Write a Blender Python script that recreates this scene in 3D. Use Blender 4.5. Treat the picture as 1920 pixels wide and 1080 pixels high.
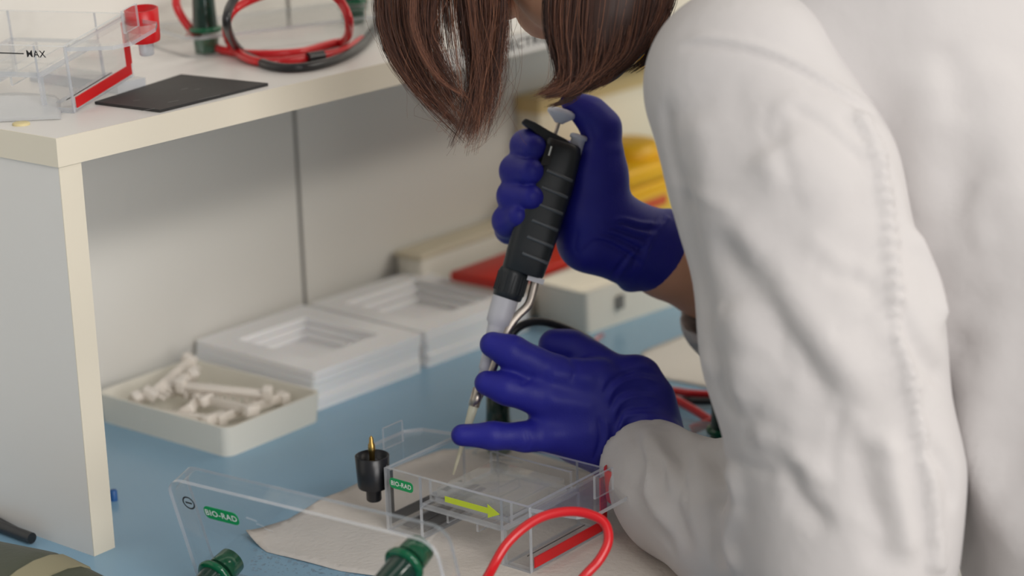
import bpy, bmesh, math, random
import numpy as np
from mathutils import Vector, Matrix
from mathutils.bvhtree import BVHTree

for o in list(bpy.data.objects):
    bpy.data.objects.remove(o)
S = bpy.context.scene
COL = S.collection
rng = np.random.default_rng(7)
random.seed(7)

# ------------------------------------------------------------------ camera
F = 3820.0                                   # focal length in pixels of the 1920 wide frame
RT = np.array([0.62066708, -0.78362207, -0.02662383])
UP = np.array([0.23605314, 0.1543697, 0.95940029])
FW = np.array([0.74769733, 0.60175281, -0.28078864])
CP = np.array([0.0, 0.0, 0.60])
cd = bpy.data.cameras.new('camera')
cam = bpy.data.objects.new('camera', cd)
COL.objects.link(cam)
cd.sensor_fit = 'HORIZONTAL'
cd.sensor_width = 36.0
cd.lens = 36.0 * F / 1920.0
cd.clip_start = 0.02
cam.matrix_world = Matrix(((RT[0], UP[0], -FW[0], CP[0]), (RT[1], UP[1], -FW[1], CP[1]),
                           (RT[2], UP[2], -FW[2], CP[2]), (0, 0, 0, 1)))
cd.dof.use_dof = True
cd.dof.focus_distance = 1.45
cd.dof.aperture_fstop = 3.9
S.camera = cam

# ------------------------------------------------------------------ world, lamps, exposure
w = bpy.data.worlds.new('world')
S.world = w
w.use_nodes = True
w.node_tree.nodes['Background'].inputs[0].default_value = (1.0, 0.985, 0.96, 1)
w.node_tree.nodes['Background'].inputs[1].default_value = 0.36

def area(name, loc, target, sx, sy, power, col):
    l = bpy.data.lights.new(name, 'AREA')
    l.shape = 'RECTANGLE'
    l.size, l.size_y, l.energy, l.color = sx, sy, power, col
    o = bpy.data.objects.new(name, l)
    COL.objects.link(o)
    o.location = loc
    d = Vector(target) - Vector(loc)
    o.rotation_euler = d.to_track_quat('-Z', 'Y').to_euler()
    return o
area('ceiling_lamp', (0.9, 0.25, 1.75), (0.9, 0.25, 0), 1.5, 0.35, 3.5, (1.0, 0.96, 0.90))
area('ceiling_lamp', (2.6, 0.25, 1.75), (2.6, 0.25, 0), 1.5, 0.35, 11, (1.0, 0.91, 0.78))
area('ceiling_lamp', (0.0, -1.4, 1.75), (0.3, -0.9, 0), 1.5, 0.35, 50, (1.0, 0.975, 0.945))
area('ceiling_lamp', (2.9, -1.4, 1.75), (2.7, -0.9, 0), 1.5, 0.35, 50, (1.0, 0.95, 0.86))
area('window_daylight', (-0.1, -2.7, 0.80), (1.2, 0.9, 0.15), 2.0, 1.5, 78, (1.0, 0.97, 0.95))
S.view_settings.view_transform = 'Standard'
S.view_settings.look = 'None'
S.view_settings.gamma = 1
S.view_settings.use_curve_mapping = False
S.view_settings.exposure = -0.38
try:
    S.cycles.transparent_max_bounces = 40
    S.cycles.max_bounces = 12
except Exception:
    pass

# ------------------------------------------------------------------ points of the place seen along a line of sight
def ray(px, py):
    return RT * ((px - 960) / F) - UP * ((py - 540) / F) + FW
def D(px, py, d):
    return CP + ray(px, py) * d
def onz(px, py, z=0.0):
    r = ray(px, py)
    return CP + r * ((z - CP[2]) / r[2])
def ony(px, py, y):
    r = ray(px, py)
    return CP + r * ((y - CP[1]) / r[1])
def pr(r, d):                                 # pixels to metres at a depth
    return r * d / F

# ------------------------------------------------------------------ materials
def lin(c):
    return tuple(((x / 255) / 12.92 if x / 255 <= 0.04045 else ((x / 255 + 0.055) / 1.055) ** 2.4) for x in c)
MATS = {}
def mat(name, rgb, rough=0.5, var=0.06, scale=20, bump=0.0, bscale=200, metal=0.0, spec=0.5, trans=0.0, sss=0.0, coat=0.0, stretch=None, sheen=0.0, alpha=1.0):
    if name in MATS:
        return MATS[name]
    m = bpy.data.materials.new(name)
    m.use_nodes = True
    nt = m.node_tree
    b = nt.nodes['Principled BSDF']
    c = lin(rgb)
    tc = nt.nodes.new('ShaderNodeTexCoord')
    src = tc.outputs['Object']
    if stretch:
        mp = nt.nodes.new('ShaderNodeMapping')
        mp.inputs['Scale'].default_value = stretch
        nt.links.new(src, mp.inputs[0])
        src = mp.outputs[0]
    n = nt.nodes.new('ShaderNodeTexNoise')
    n.inputs['Scale'].default_value = scale
    n.inputs['Detail'].default_value = 4
    nt.links.new(src, n.inputs['Vector'])
    r = nt.nodes.new('ShaderNodeMix')
    r.data_type = 'RGBA'
    nt.links.new(n.outputs['Fac'], r.inputs[0])
    r.inputs[6].default_value = tuple(x * (1 - var) for x in c) + (1,)
    r.inputs[7].default_value = tuple(min(1, x * (1 + var)) for x in c) + (1,)
    nt.links.new(r.outputs[2], b.inputs['Base Color'])
    b.inputs['Roughness'].default_value = rough
    b.inputs['Metallic'].default_value = metal
    b.inputs['Specular IOR Level'].default_value = spec
    b.inputs['Transmission Weight'].default_value = trans
    b.inputs['Coat Weight'].default_value = coat
    b.inputs['Sheen Weight'].default_value = sheen
    b.inputs['Alpha'].default_value = alpha
    if sss:
        b.inputs['Subsurface Weight'].default_value = sss
        b.inputs['Subsurface Radius'].default_value = (0.01, 0.006, 0.004)
        b.inputs['Subsurface Scale'].default_value = 0.5
    if bump:
        n2 = nt.nodes.new('ShaderNodeTexNoise')
        n2.inputs['Scale'].default_value = bscale
        n2.inputs['Detail'].default_value = 3
        nt.links.new(src, n2.inputs['Vector'])
        bp = nt.nodes.new('ShaderNodeBump')
        bp.inputs['Strength'].default_value = bump
        bp.inputs['Distance'].default_value = 0.002
        nt.links.new(n2.outputs['Fac'], bp.inputs['Height'])
        nt.links.new(bp.outputs[0], b.inputs['Normal'])
    MATS[name] = m
    return m

def acrylic(name, tint=(0.975, 0.98, 0.985), rough=0.03, ior=1.49, haze=0.0, hazecol=(0.6, 0.62, 0.65), gain=1.0):
    m = bpy.data.materials.new(name)
    m.use_nodes = True
    nt = m.node_tree
    nt.nodes.clear()
    out = nt.nodes.new('ShaderNodeOutputMaterial')
    tr = nt.nodes.new('ShaderNodeBsdfTransparent')
    tr.inputs[0].default_value = tint + (1,)
    gl = nt.nodes.new('ShaderNodeBsdfGlossy')
    gl.inputs['Roughness'].default_value = rough
    lw = nt.nodes.new('ShaderNodeLayerWeight')           # Schlick reflectance, the same from both sides
    lw.inputs['Blend'].default_value = 0.5
    pw5 = nt.nodes.new('ShaderNodeMath')
    pw5.operation = 'POWER'
    pw5.inputs[1].default_value = 5.0
    nt.links.new(lw.outputs['Facing'], pw5.inputs[0])
    fr = nt.nodes.new('ShaderNodeMath')
    fr.operation = 'MULTIPLY_ADD'
    f0 = ((ior - 1) / (ior + 1)) ** 2
    fr.inputs[1].default_value = 1 - f0
    fr.inputs[2].default_value = f0
    nt.links.new(pw5.outputs[0], fr.inputs[0])
    # faint scuffing of the plastic
    n = nt.nodes.new('ShaderNodeTexNoise')
    n.inputs['Scale'].default_value = 60
    tc = nt.nodes.new('ShaderNodeTexCoord')
    nt.links.new(tc.outputs['Object'], n.inputs['Vector'])
    bp = nt.nodes.new('ShaderNodeBump')
    bp.inputs['Strength'].default_value = 0.04
    bp.inputs['Distance'].default_value = 0.001
    nt.links.new(n.outputs['Fac'], bp.inputs['Height'])
    nt.links.new(bp.outputs[0], gl.inputs['Normal'])
    mx = nt.nodes.new('ShaderNodeMixShader')
    if gain != 1.0:
        mu = nt.nodes.new('ShaderNodeMath')
        mu.operation = 'MULTIPLY'
        mu.use_clamp = True
        mu.inputs[1].default_value = gain
        nt.links.new(fr.outputs[0], mu.inputs[0])
        nt.links.new(mu.outputs[0], mx.inputs[0])
    else:
        nt.links.new(fr.outputs[0], mx.inputs[0])
    nt.links.new(tr.outputs[0], mx.inputs[1])
    nt.links.new(gl.outputs[0], mx.inputs[2])
    last = mx
    if haze:
        df = nt.nodes.new('ShaderNodeBsdfDiffuse')
        df.inputs[0].default_value = hazecol + (1,)
        m2 = nt.nodes.new('ShaderNodeMixShader')
        m2.inputs[0].default_value = haze
        nt.links.new(mx.outputs[0], m2.inputs[1])
        nt.links.new(df.outputs[0], m2.inputs[2])
        last = m2
    nt.links.new(last.outputs[0], out.inputs[0])
    MATS[name] = m
    return m

M_wall = mat('painted_wall_panel', (222, 219, 212), 0.55, 0.015, 3)
M_seam = mat('grey_seam_strip', (120, 118, 114), 0.5, 0.03)
M_floor = mat('grey_floor', (150, 148, 144), 0.6, 0.08, 4)
M_blue = mat('blue_worktop', (130, 167, 192), 0.25, 0.035, 6, spec=0.5)
M_melamine = mat('white_melamine', (226, 223, 219), 0.4, 0.02, 5)
M_edge = mat('cream_edge_band', (228, 219, 200), 0.45, 0.02, 12)
M_acr = acrylic('clear_acrylic', tint=(0.990, 0.991, 0.992), haze=0.012, hazecol=(0.8, 0.82, 0.85))
M_acre = acrylic('acrylic_edge_sheen', tint=(0.78, 0.81, 0.85), haze=0.30, hazecol=(0.84, 0.86, 0.89), gain=2.2)  # pale tint and haze stand in for internal reflection at plate edges
M_film = acrylic('frosted_film', haze=0.35, hazecol=(0.85, 0.86, 0.87), rough=0.3)
M_gel = acrylic('agarose_gel', tint=(0.97, 0.97, 0.96), haze=0.16, hazecol=(0.85, 0.84, 0.80), rough=0.08)
M_red = mat('red_plastic', (200, 20, 26), 0.35, 0.05)
M_redc = mat('red_cable_rubber', (206, 18, 28), 0.32, 0.04, spec=0.6)
M_blackc = mat('black_cable_rubber', (24, 25, 28), 0.35, 0.08, spec=0.6)
M_black = mat('black_plastic', (26, 27, 31), 0.32, 0.1)
M_mat = mat('black_sheet', (42, 41, 41), 0.6, 0.25, 60)
M_scr = mat('chalky_scuff', (120, 120, 120), 0.8, 0.2, 90)
M_green = mat('green_plastic', (0, 98, 62), 0.14, 0.12, 30, spec=0.6, trans=0.25)
M_greend = mat('dark_green_plastic', (8, 44, 34), 0.14, 0.12, 30, spec=0.7)
M_glabel = mat('green_label', (0, 150, 84), 0.4, 0.02)
M_wprint = mat('white_print', (235, 240, 236), 0.5, 0.01)
M_kprint = mat('black_print', (25, 25, 28), 0.5, 0.01)
M_yarrow = mat('yellow_arrow_print', (196, 214, 50), 0.45, 0.03)
M_brass = mat('brass', (176, 146, 84), 0.3, 0.08, metal=1.0)
M_steel = mat('steel', (196, 186, 176), 0.32, 0.04, metal=1.0)
M_plat = mat('dark_electrode', (58, 58, 62), 0.4, 0.1)
M_foam = mat('white_foam_plastic', (246, 244, 244), 0.6, 0.015, 25, sss=0.25)
M_tray = mat('off_white_tray', (230, 226, 214), 0.4, 0.015)
M_trayin = mat('cream_tray', (222, 214, 192), 0.45, 0.02)
M_comb = mat('white_comb_plastic', (236, 228, 218), 0.4, 0.02)
M_cream = mat('cream_box', (226, 214, 188), 0.55, 0.03)
M_creamw = mat('ivory_plastic', (238, 233, 220), 0.5, 0.02)
M_redlid = mat('orange_red_plastic', (196, 32, 10), 0.45, 0.03)
M_yellow = mat('yellow_plastic', (242, 184, 6), 0.4, 0.04)
M_ylabel = mat('pale_yellow_label', (232, 196, 70), 0.5, 0.03)
M_rprint = mat('red_print', (206, 86, 40), 0.5, 0.02)
M_gprint = mat('green_print', (150, 164, 60), 0.5, 0.02)
M_towel = mat('paper_towel', (206, 198, 190), 0.85, 0.03, 40, bump=0.35, bscale=260)
M_paper = mat('white_paper', (226, 220, 210), 0.7, 0.015)
M_water = acrylic('water_drops', tint=(0.96, 0.97, 0.98), ior=1.33, rough=0.02, gain=1.5)
M_olive = mat('olive_leather', (70, 74, 60), 0.5, 0.18, 14, bump=0.2, bscale=180)
M_beige = mat('beige_band', (140, 134, 108), 0.6, 0.06)
M_pip = mat('pipette_black', (33, 38, 43), 0.42, 0.06, 30)
M_pipw = mat('pipette_white', (206, 206, 214), 0.35, 0.02)
M_pipg = mat('pipette_grey_blue', (204, 209, 224), 0.35, 0.03)
M_tip = acrylic('translucent_tip', tint=(0.95, 0.93, 0.84), haze=0.45, hazecol=(0.80, 0.77, 0.62), rough=0.15)
M_pink = mat('pink_plastic', (222, 150, 150), 0.5, 0.03)
M_glove = mat('blue_nitrile', (34, 35, 142), 0.48, 0.06, 40, bump=0.12, bscale=900, spec=0.35)
M_skin = mat('skin', (224, 166, 134), 0.5, 0.07, 50, bump=0.1, bscale=500, sss=0.12)
M_coat = mat('white_cotton', (194, 190, 189), 0.85, 0.012, 30, bump=0.5, bscale=48, sheen=0.1)
M_hairc = mat('brown_hair_mass', (50, 28, 20), 0.6, 0.35, 60, stretch=(1, 1, 0.15))
M_dark = mat('dark_trousers', (45, 48, 58), 0.8, 0.1)
M_eye = mat('eye_white', (225, 222, 215), 0.3, 0.02)
M_bpeg = mat('blue_peg', (40, 90, 150), 0.4, 0.05)
M_label = mat('white_label', (232, 230, 226), 0.5, 0.01)

def hair_mat():
    m = bpy.data.materials.new('brown_hair_strands')
    m.use_nodes = True
    nt = m.node_tree
    b = nt.nodes['Principled BSDF']
    a = nt.nodes.new('ShaderNodeAttribute')
    a.attribute_name = 'tone'
    cr = nt.nodes.new('ShaderNodeValToRGB')
    cr.color_ramp.elements[0].color = lin((44, 24, 18)) + (1,)
    cr.color_ramp.elements[1].color = lin((164, 108, 78)) + (1,)
    e = cr.color_ramp.elements.new(0.5)
    e.color = lin((92, 54, 38)) + (1,)
    nt.links.new(a.outputs['Fac'], cr.inputs[0])
    nt.links.new(cr.outputs[0], b.inputs['Base Color'])
    b.inputs['Roughness'].default_value = 0.42
    b.inputs['Specular IOR Level'].default_value = 0.5
    return m
M_hair = hair_mat()

# ------------------------------------------------------------------ object helpers
def wm(o):
    m = o.matrix_basis.copy()
    if o.parent:
        m = wm(o.parent) @ o.matrix_parent_inverse @ m
    return m
def tag(o, label=None, cat=None, group=None, kind=None):
    if label: o['label'] = label
    if cat: o['category'] = cat
    if group: o['group'] = group
    if kind: o['kind'] = kind
    return o
def thing(name, label, cat, loc=(0, 0, 0), rot=None, group=None):
    o = bpy.data.objects.new(name, None)
    o.empty_display_size = 0.02
    COL.objects.link(o)
    o.location = Vector(loc)
    if rot is not None:
        o.rotation_euler = rot
    return tag(o, label, cat, group)

class MB:
    """collects shapes, then becomes ONE mesh object"""
    def __init__(s):
        s.v, s.f, s.m, s.sm = [], [], [], []
    def add(s, v, f, mi=0, smooth=False):
        n = len(s.v)
        s.v += [tuple(map(float, p)) for p in v]
        s.f += [tuple(int(i) + n for i in q) for q in f]
        s.m += [mi] * len(f)
        s.sm += [smooth] * len(f)
        return s
    def box(s, lo, hi, mi=0, edge=None, bev=0.0):
        """axis box; edge = material index for the four narrow sides of a plate"""
        lo, hi = np.array(lo, float), np.array(hi, float)
        if bev > 0:
            bm = bmesh.new()
            bmesh.ops.create_cube(bm, size=1)
            for vv in bm.verts:
                vv.co = Vector([(lo[i] + hi[i]) / 2 + vv.co[i] * (hi[i] - lo[i]) for i in range(3)])
            bmesh.ops.bevel(bm, geom=bm.edges[:], offset=bev, segments=2, affect='EDGES', profile=0.5)
            bm.verts.index_update()
            s.add([v.co for v in bm.verts], [[v.index for v in f.verts] for f in bm.faces], mi, True)
            bm.free()
            return s
        x0, y0, z0 = lo
        x1, y1, z1 = hi
        v = [(x0, y0, z0), (x1, y0, z0), (x1, y1, z0), (x0, y1, z0), (x0, y0, z1), (x1, y0, z1), (x1, y1, z1), (x0, y1, z1)]
        f = [(0, 3, 2, 1), (4, 5, 6, 7), (0, 1, 5, 4), (2, 3, 7, 6), (1, 2, 6, 5), (3, 0, 4, 7)]
        ax = [2, 2, 1, 1, 0, 0]
        thin = int(np.argmin(hi - lo))
        for q, a in zip(f, ax):
            s.add(v, [q], mi if (edge is None or a == thin) else edge)
        return s
    def tube(s, pts, rad, sides=10, mi=0, caps=True, flat=None):
        pts = [np.array(p, float) for p in pts]
        n = len(pts)
        if np.isscalar(rad):
            rad = [rad] * n
        t = [pts[min(i + 1, n - 1)] - pts[max(i - 1, 0)] for i in range(n)]
        t = [x / (np.linalg.norm(x) + 1e-12) for x in t]
        ref = np.array([0, 0, 1.0]) if abs(t[0][2]) < 0.9 else np.array([1.0, 0, 0])
        nn = np.cross(t[0], ref)
        nn /= np.linalg.norm(nn)
        vs = []
        for i in range(n):
            nn = nn - t[i] * (nn @ t[i])
            nn /= np.linalg.norm(nn)
            b = np.cross(t[i], nn)
            for k in range(sides):
                a = 2 * math.pi * k / sides
                vs.append(pts[i] + rad[i] * (math.cos(a) * nn + math.sin(a) * b))
        fs = []
        for i in range(n - 1):
            for k in range(sides):
                k2 = (k + 1) % sides
                fs.append((i * sides + k, i * sides + k2, (i + 1) * sides + k2, (i + 1) * sides + k))
        s.add(vs, fs, mi, True)
        if caps:
            s.add(vs[:sides], [tuple(range(sides))[::-1]], mi)
            s.add(vs[-sides:], [tuple(range(sides))], mi)
        return s
    def lathe(s, prof, o, a, sides=28, mi=0, u=None, squash=1.0):
        """profile [(distance along axis, radius)] about axis a from point o"""
        o, a = np.array(o, float), np.array(a, float)
        a = a / np.linalg.norm(a)
        ref = np.array(u, float) if u is not None else (np.array([0, 0, 1.0]) if abs(a[2]) < 0.9 else np.array([1.0, 0, 0]))
        b1 = ref - a * (ref @ a)
        b1 /= np.linalg.norm(b1)
        b2 = np.cross(a, b1)
        vs, fs = [], []
        for (h, r) in prof:
            for k in range(sides):
                t = 2 * math.pi * k / sides
                vs.append(o + a * h + r * (math.cos(t) * b1 + squash * math.sin(t) * b2))
        for i in range(len(prof) - 1):
            for k in range(sides):
                k2 = (k + 1) % sides
                fs.append((i * sides + k, i * sides + k2, (i + 1) * sides + k2, (i + 1) * sides + k))
        s.add(vs, fs, mi, True)
        for i, rev in ((0, True), (len(prof) - 1, False)):
            if prof[i][1] > 1e-6:
                q = tuple(range(i * sides, i * sides + sides))
                s.add(vs, [q[::-1] if rev else q], mi)
        return s
    def prism(s, poly, z0, z1, mi=0, edge=None, frame=None):
        """2-D outline extruded z0..z1; frame = (origin, e1, e2, e3)"""
        n = len(poly)
        def P(x, y, z):
            if frame is None:
                return (x, y, z)
            o, e1, e2, e3 = frame
            return tuple(o + e1 * x + e2 * y + e3 * z)
        v = [P(x, y, z0) for x, y in poly] + [P(x, y, z1) for x, y in poly]
        s.add(v, [tuple(range(n))[::-1], tuple(range(n, 2 * n))], mi)
        s.add(v, [(i, (i + 1) % n, n + (i + 1) % n, n + i) for i in range(n)], mi if edge is None else edge)
        return s
    def text(s, txt, size, frame, mi=0, centre=True):
        cu = bpy.data.curves.new('t', 'FONT')
        cu.offset = 0.016 * size * (0.6 if size > 0.01 else 0.9)
        cu.space_character = 1.08
        cu.body = txt
        cu.size = size
        cu.resolution_u = 3
        if centre:
            cu.align_x = 'CENTER'
            cu.align_y = 'CENTER'
        ob = bpy.data.objects.new('t', cu)
        COL.objects.link(ob)
        dg = bpy.context.evaluated_depsgraph_get()
        me = bpy.data.meshes.new_from_object(ob.evaluated_get(dg))
        o, e1, e2, e3 = [np.array(x, float) for x in frame]
        v = [o + e1 * p.co.x + e2 * p.co.y + e3 * p.co.z for p in me.vertices]
        s.add(v, [tuple(p.vertices) for p in me.polygons], mi)
        bpy.data.objects.remove(ob)
        bpy.data.curves.remove(cu)
        bpy.data.meshes.remove(me)
        return s
    def build(s, name, mats, parent=None, local=False, bevel=0.0, label=None, kind=None):
        if not isinstance(mats, (list, tuple)):
            mats = [mats]
        v = np.array(s.v, float)
        if local:
            c = np.zeros(3)
        else:
            c = (v.min(0) + v.max(0)) / 2
            if parent is None:
                c[2] = v[:, 2].min()
        me = bpy.data.meshes.new(name)
        me.from_pydata([tuple(p) for p in (v - c)], [], s.f)
        for m in mats:
            me.materials.append(m)
        me.polygons.foreach_set('material_index', s.m)
        me.polygons.foreach_set('use_smooth', s.sm)
        me.update()
        o = bpy.data.objects.new(name, me)
        COL.objects.link(o)
        o.location = c
        if parent is not None:
            o.parent = parent
            if not local:
                o.matrix_parent_inverse = wm(parent).inverted()
        if bevel:
            b = o.modifiers.new('bevel', 'BEVEL')
            b.width = bevel
            b.segments = 2
            b.limit_method = 'ANGLE'
        if label: o['label'] = label
        if kind: o['kind'] = kind
        return o

def np_mesh(name, v, f, m, parent, label=None, kind=None):
    """dense mesh from numpy arrays in world coordinates"""
    c = (v.min(0) + v.max(0)) / 2
    me = bpy.data.meshes.new(name)
    me.from_pydata((v - c).tolist(), [], f.tolist())
    me.polygons.foreach_set('use_smooth', [True] * len(me.polygons))
    me.materials.append(m)
    me.update()
    o = bpy.data.objects.new(name, me)
    COL.objects.link(o)
    o.location = c
    if parent is not None:
        o.parent = parent
        o.matrix_parent_inverse = wm(parent).inverted()
    if label: o['label'] = label
    if kind: o['kind'] = kind
    return o
def copy_tree(o, parent=None):
    c = o.copy()
    COL.objects.link(c)
    c.parent = parent
    for ch in [x for x in bpy.data.objects if x.parent == o]:
        copy_tree(ch, c)
    return c
def spline(pts, n=40):
    p = np.array(pts, float)
    p = np.vstack([2 * p[0] - p[1], p, 2 * p[-1] - p[-2]])
    out = []
    k = len(p) - 3
    for t in np.linspace(0, k, n):
        i = min(int(t), k - 1)
        u = t - i
        a, b, c, d = p[i:i + 4]
        out.append(0.5 * ((2 * b) + (c - a) * u + (2 * a - 5 * b + 4 * c - d) * u * u + (3 * b - a - 3 * c + d) * u ** 3))
    return np.array(out)
def rrect(w, h, r, n=5, corners=(1, 1, 1, 1)):
    """rounded rectangle 0..w, 0..h; corners: bl, br, tr, tl"""
    pts = []
    for (cx, cy, a0, on) in ((r, r, 180, corners[0]), (w - r, r, 270, corners[1]), (w - r, h - r, 0, corners[2]), (r, h - r, 90, corners[3])):
        if on:
            for k in range(n + 1):
                a = math.radians(a0 + 90 * k / n)
                pts.append((cx + r * math.cos(a), cy + r * math.sin(a)))
        else:
            pts.append((0 if cx == r else w, 0 if cy == r else h))
    return pts

# smooth-union distance fields turned into one continuous surface
def seg_d(P, a, b, ra, rb):
    a, b = np.asarray(a, np.float32), np.asarray(b, np.float32)
    ab = b - a
    q = P - a
    t = np.clip((q @ ab) / np.float32(ab @ ab + 1e-12), 0, 1)
    q = q - t[:, None] * ab
    return np.sqrt(np.einsum('ij,ij->i', q, q)) - (np.float32(ra) + np.float32(rb - ra) * t)
def field(P, groups, k, kk, holes=()):
    c = (P.min(0) + P.max(0)) / 2
    rad = np.linalg.norm(P.max(0) - c)
    near = [[float(seg_d(c[None], *q)[0]) for q in g] for g in groups]
    lim = min(min(g) for g in near) + 2 * rad + 8 * k + 0.02      # capsules further off than this change nothing here
    tot = None
    for g, dn_ in zip(groups, near):
        acc = np.full(len(P), 1e-30, np.float32)
        use = [q for q, d_ in zip(g, dn_) if d_ < lim]
        if not use:
            continue
        for (a, b, ra, rb) in use:
            acc += np.exp(-np.clip(seg_d(P, a, b, ra, rb), -0.06, 0.2) / np.float32(k))
        d = np.float32(-k) * np.log(acc)
        if tot is None:
            tot = d
        else:
            h = np.clip(0.5 + 0.5 * (tot - d) / np.float32(kk), 0, 1)
            tot = tot * (1 - h) + d * h - np.float32(kk) * h * (1 - h)
    for (a, b, ra, rb) in holes:
        tot = np.maximum(tot, -seg_d(P, a, b, ra, rb))
    return tot
def surf(groups, vox, k, kk, holes=(), smooth=2):
    pts = np.array([p for g in groups for q in g for p in (q[0], q[1])])
    rr = max(max(q[2], q[3]) for g in groups for q in g)
    lo = pts.min(0) - rr - 3 * vox
    hi = pts.max(0) + rr + 3 * vox
    n = np.ceil((hi - lo) / vox).astype(int) + 1
    # coarse pass finds the blocks that hold the surface
    B = 8
    nb = np.ceil(n / B).astype(int)
    n = nb * B + 1
    cb = np.stack(np.meshgrid(*[np.arange(x) for x in nb], indexing='ij'), -1).reshape(-1, 3)
    cen = (lo + (cb + 0.5) * B * vox).astype(np.float32)
    dc = field(cen, groups, k, kk, holes)
    act = cb[np.abs(dc) < B * vox * 0.90 + 0.003]
    G = np.full(n, np.inf, np.float32)
    loc = np.stack(np.meshgrid(*[np.arange(B + 1)] * 3, indexing='ij'), -1).reshape(-1, 3)
    inside = dc < 0
    for c, ins in zip(cb, inside):
        if ins:
            G[c[0] * B:c[0] * B + B + 1, c[1] * B:c[1] * B + B + 1, c[2] * B:c[2] * B + B + 1] = -1
        # blocks outside stay +inf
    step = 6
    for i in range(0, len(act), step):
        a = act[i:i + step]
        idx = (a[:, None, :] * B + loc[None]).reshape(-1, 3)
        P = (lo + idx * vox).astype(np.float32)
        G[idx[:, 0], idx[:, 1], idx[:, 2]] = field(P, groups, k, kk, holes)
    G = np.where(np.isinf(G), 1.0, G)
    return nets(G, lo, vox, smooth)
def nets(G, lo, vox, smooth):
    ins = G < 0
    nx, ny, nz = G.shape
    cnt = np.zeros((nx - 1, ny - 1, nz - 1), np.float32)
    sm = np.zeros((nx - 1, ny - 1, nz - 1, 3), np.float32)
    base = [(0, 0, 0), (1, 0, 0), (0, 1, 0), (1, 1, 0), (0, 0, 1), (1, 0, 1), (0, 1, 1), (1, 1, 1)]
    def corner(A, c):
        return A[c[0]:nx - 1 + c[0], c[1]:ny - 1 + c[1], c[2]:nz - 1 + c[2]]
    for a in range(8):
        for ax in range(3):
            if base[a][ax] == 0:
                b = list(base[a]); b[ax] = 1
                ga, gb = corner(G, base[a]), corner(G, b)
                cr = (ga < 0) != (gb < 0)
                w_ = np.nonzero(cr)
                t = ga[w_] / (ga[w_] - gb[w_])
                p = np.tile(np.array(base[a], np.float32), (len(t), 1))
                p[:, ax] = t
                sm[w_] += p
                cnt[w_] += 1
    cells = np.nonzero(cnt > 0)
    idm = np.full(cnt.shape, -1, np.int64)
    idm[cells] = np.arange(len(cells[0]))
    v = np.stack(cells, -1) + sm[cells] / cnt[cells][:, None]
    v = lo + v * vox
    fs = []
    for ax in range(3):
        o1, o2 = (ax + 1) % 3, (ax + 2) % 3
        sl0 = [slice(None)] * 3; sl1 = [slice(None)] * 3
        sl0[ax] = slice(0, -1); sl1[ax] = slice(1, None)
        a, b = ins[tuple(sl0)], ins[tuple(sl1)]
        e = np.stack(np.nonzero(a != b), -1)
        e = e[(e[:, o1] > 0) & (e[:, o2] > 0) & (e[:, o1] < G.shape[o1] - 1) & (e[:, o2] < G.shape[o2] - 1)]
        flip = a[tuple(e.T)]
        def cid(d1, d2):
            q = e.copy(); q[:, o1] -= d1; q[:, o2] -= d2
            return idm[tuple(q.T)]
        q = np.stack([cid(1, 1), cid(0, 1), cid(0, 0), cid(1, 0)], -1)
        q[~flip] = q[~flip][:, ::-1]
        fs.append(q[(q >= 0).all(1)])
    f = np.vstack(fs)
    for _ in range(smooth):
        acc = np.zeros_like(v); c = np.zeros(len(v))
        for i in range(4):
            j = (i + 1) % 4
            np.add.at(acc, f[:, i], v[f[:, j]]); np.add.at(acc, f[:, j], v[f[:, i]])
            np.add.at(c, f[:, i], 1); np.add.at(c, f[:, j], 1)
        v = 0.5 * v + 0.5 * acc / np.maximum(c, 1)[:, None]
    return v, f
def normals(v, f):
    n = np.cross(v[f[:, 2]] - v[f[:, 0]], v[f[:, 3]] - v[f[:, 1]])
    out = np.zeros_like(v)
    for i in range(4):
        np.add.at(out, f[:, i], n)
    return out / (np.linalg.norm(out, axis=1)[:, None] + 1e-12)
def creases(v, f, lines):
    """raise or sink folds along lines that are laid on the surface; line = (points, width, height)"""
    bvh = BVHTree.FromPolygons([tuple(p) for p in v], [tuple(q) for q in f])
    nr = normals(v, f)
    disp = np.zeros(len(v))
    for (pts, wd, h) in lines:
        cur = spline([(p[0], p[1], 0) for p in pts], 14 * len(pts))
        hit = []
        for p in cur:
            r = ray(p[0], p[1])
            loc, _, _, _ = bvh.ray_cast(Vector(CP), Vector(r / np.linalg.norm(r)))
            if loc is not None:
                hit.append(tuple(loc))
        if len(hit) < 2:
            continue
        hit = np.array(hit)
        lo, hi = hit.min(0) - 3 * wd, hit.max(0) + 3 * wd
        sel = np.nonzero(((v > lo) & (v < hi)).all(1))[0]
        best = np.full(len(sel), 1e9); par = np.zeros(len(sel))
        for i in range(len(hit) - 1):
            a, b = hit[i], hit[i + 1]
            ab = b - a
            q = v[sel] - a
            t = np.clip((q @ ab) / (ab @ ab + 1e-12), 0, 1)
            dd = np.linalg.norm(q - t[:, None] * ab, axis=1)
            m = dd < best
            best[m] = dd[m]; par[m] = (i + t[m]) / (len(hit) - 1)
        fade = np.clip(np.minimum(par, 1 - par) * 6, 0, 1)
        disp[sel] += h * fade * np.exp(-(best / wd) ** 2)
    return v + nr * disp[:, None]
def chain(pts):
    """[(px, py, depth, radius in px)] to capsules"""
    out = []
    w_ = [(D(p[0], p[1], p[2]), pr(p[3], p[2])) for p in pts]
    for (a, ra), (b, rb) in zip(w_, w_[1:]):
        out.append((a, b, ra, rb))
    return out
def wchain(pts):
    p = [(np.array(q[:3], float), q[3]) for q in pts]
    return [(a, b, ra, rb) for (a, ra), (b, rb) in zip(p, p[1:])]

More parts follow.
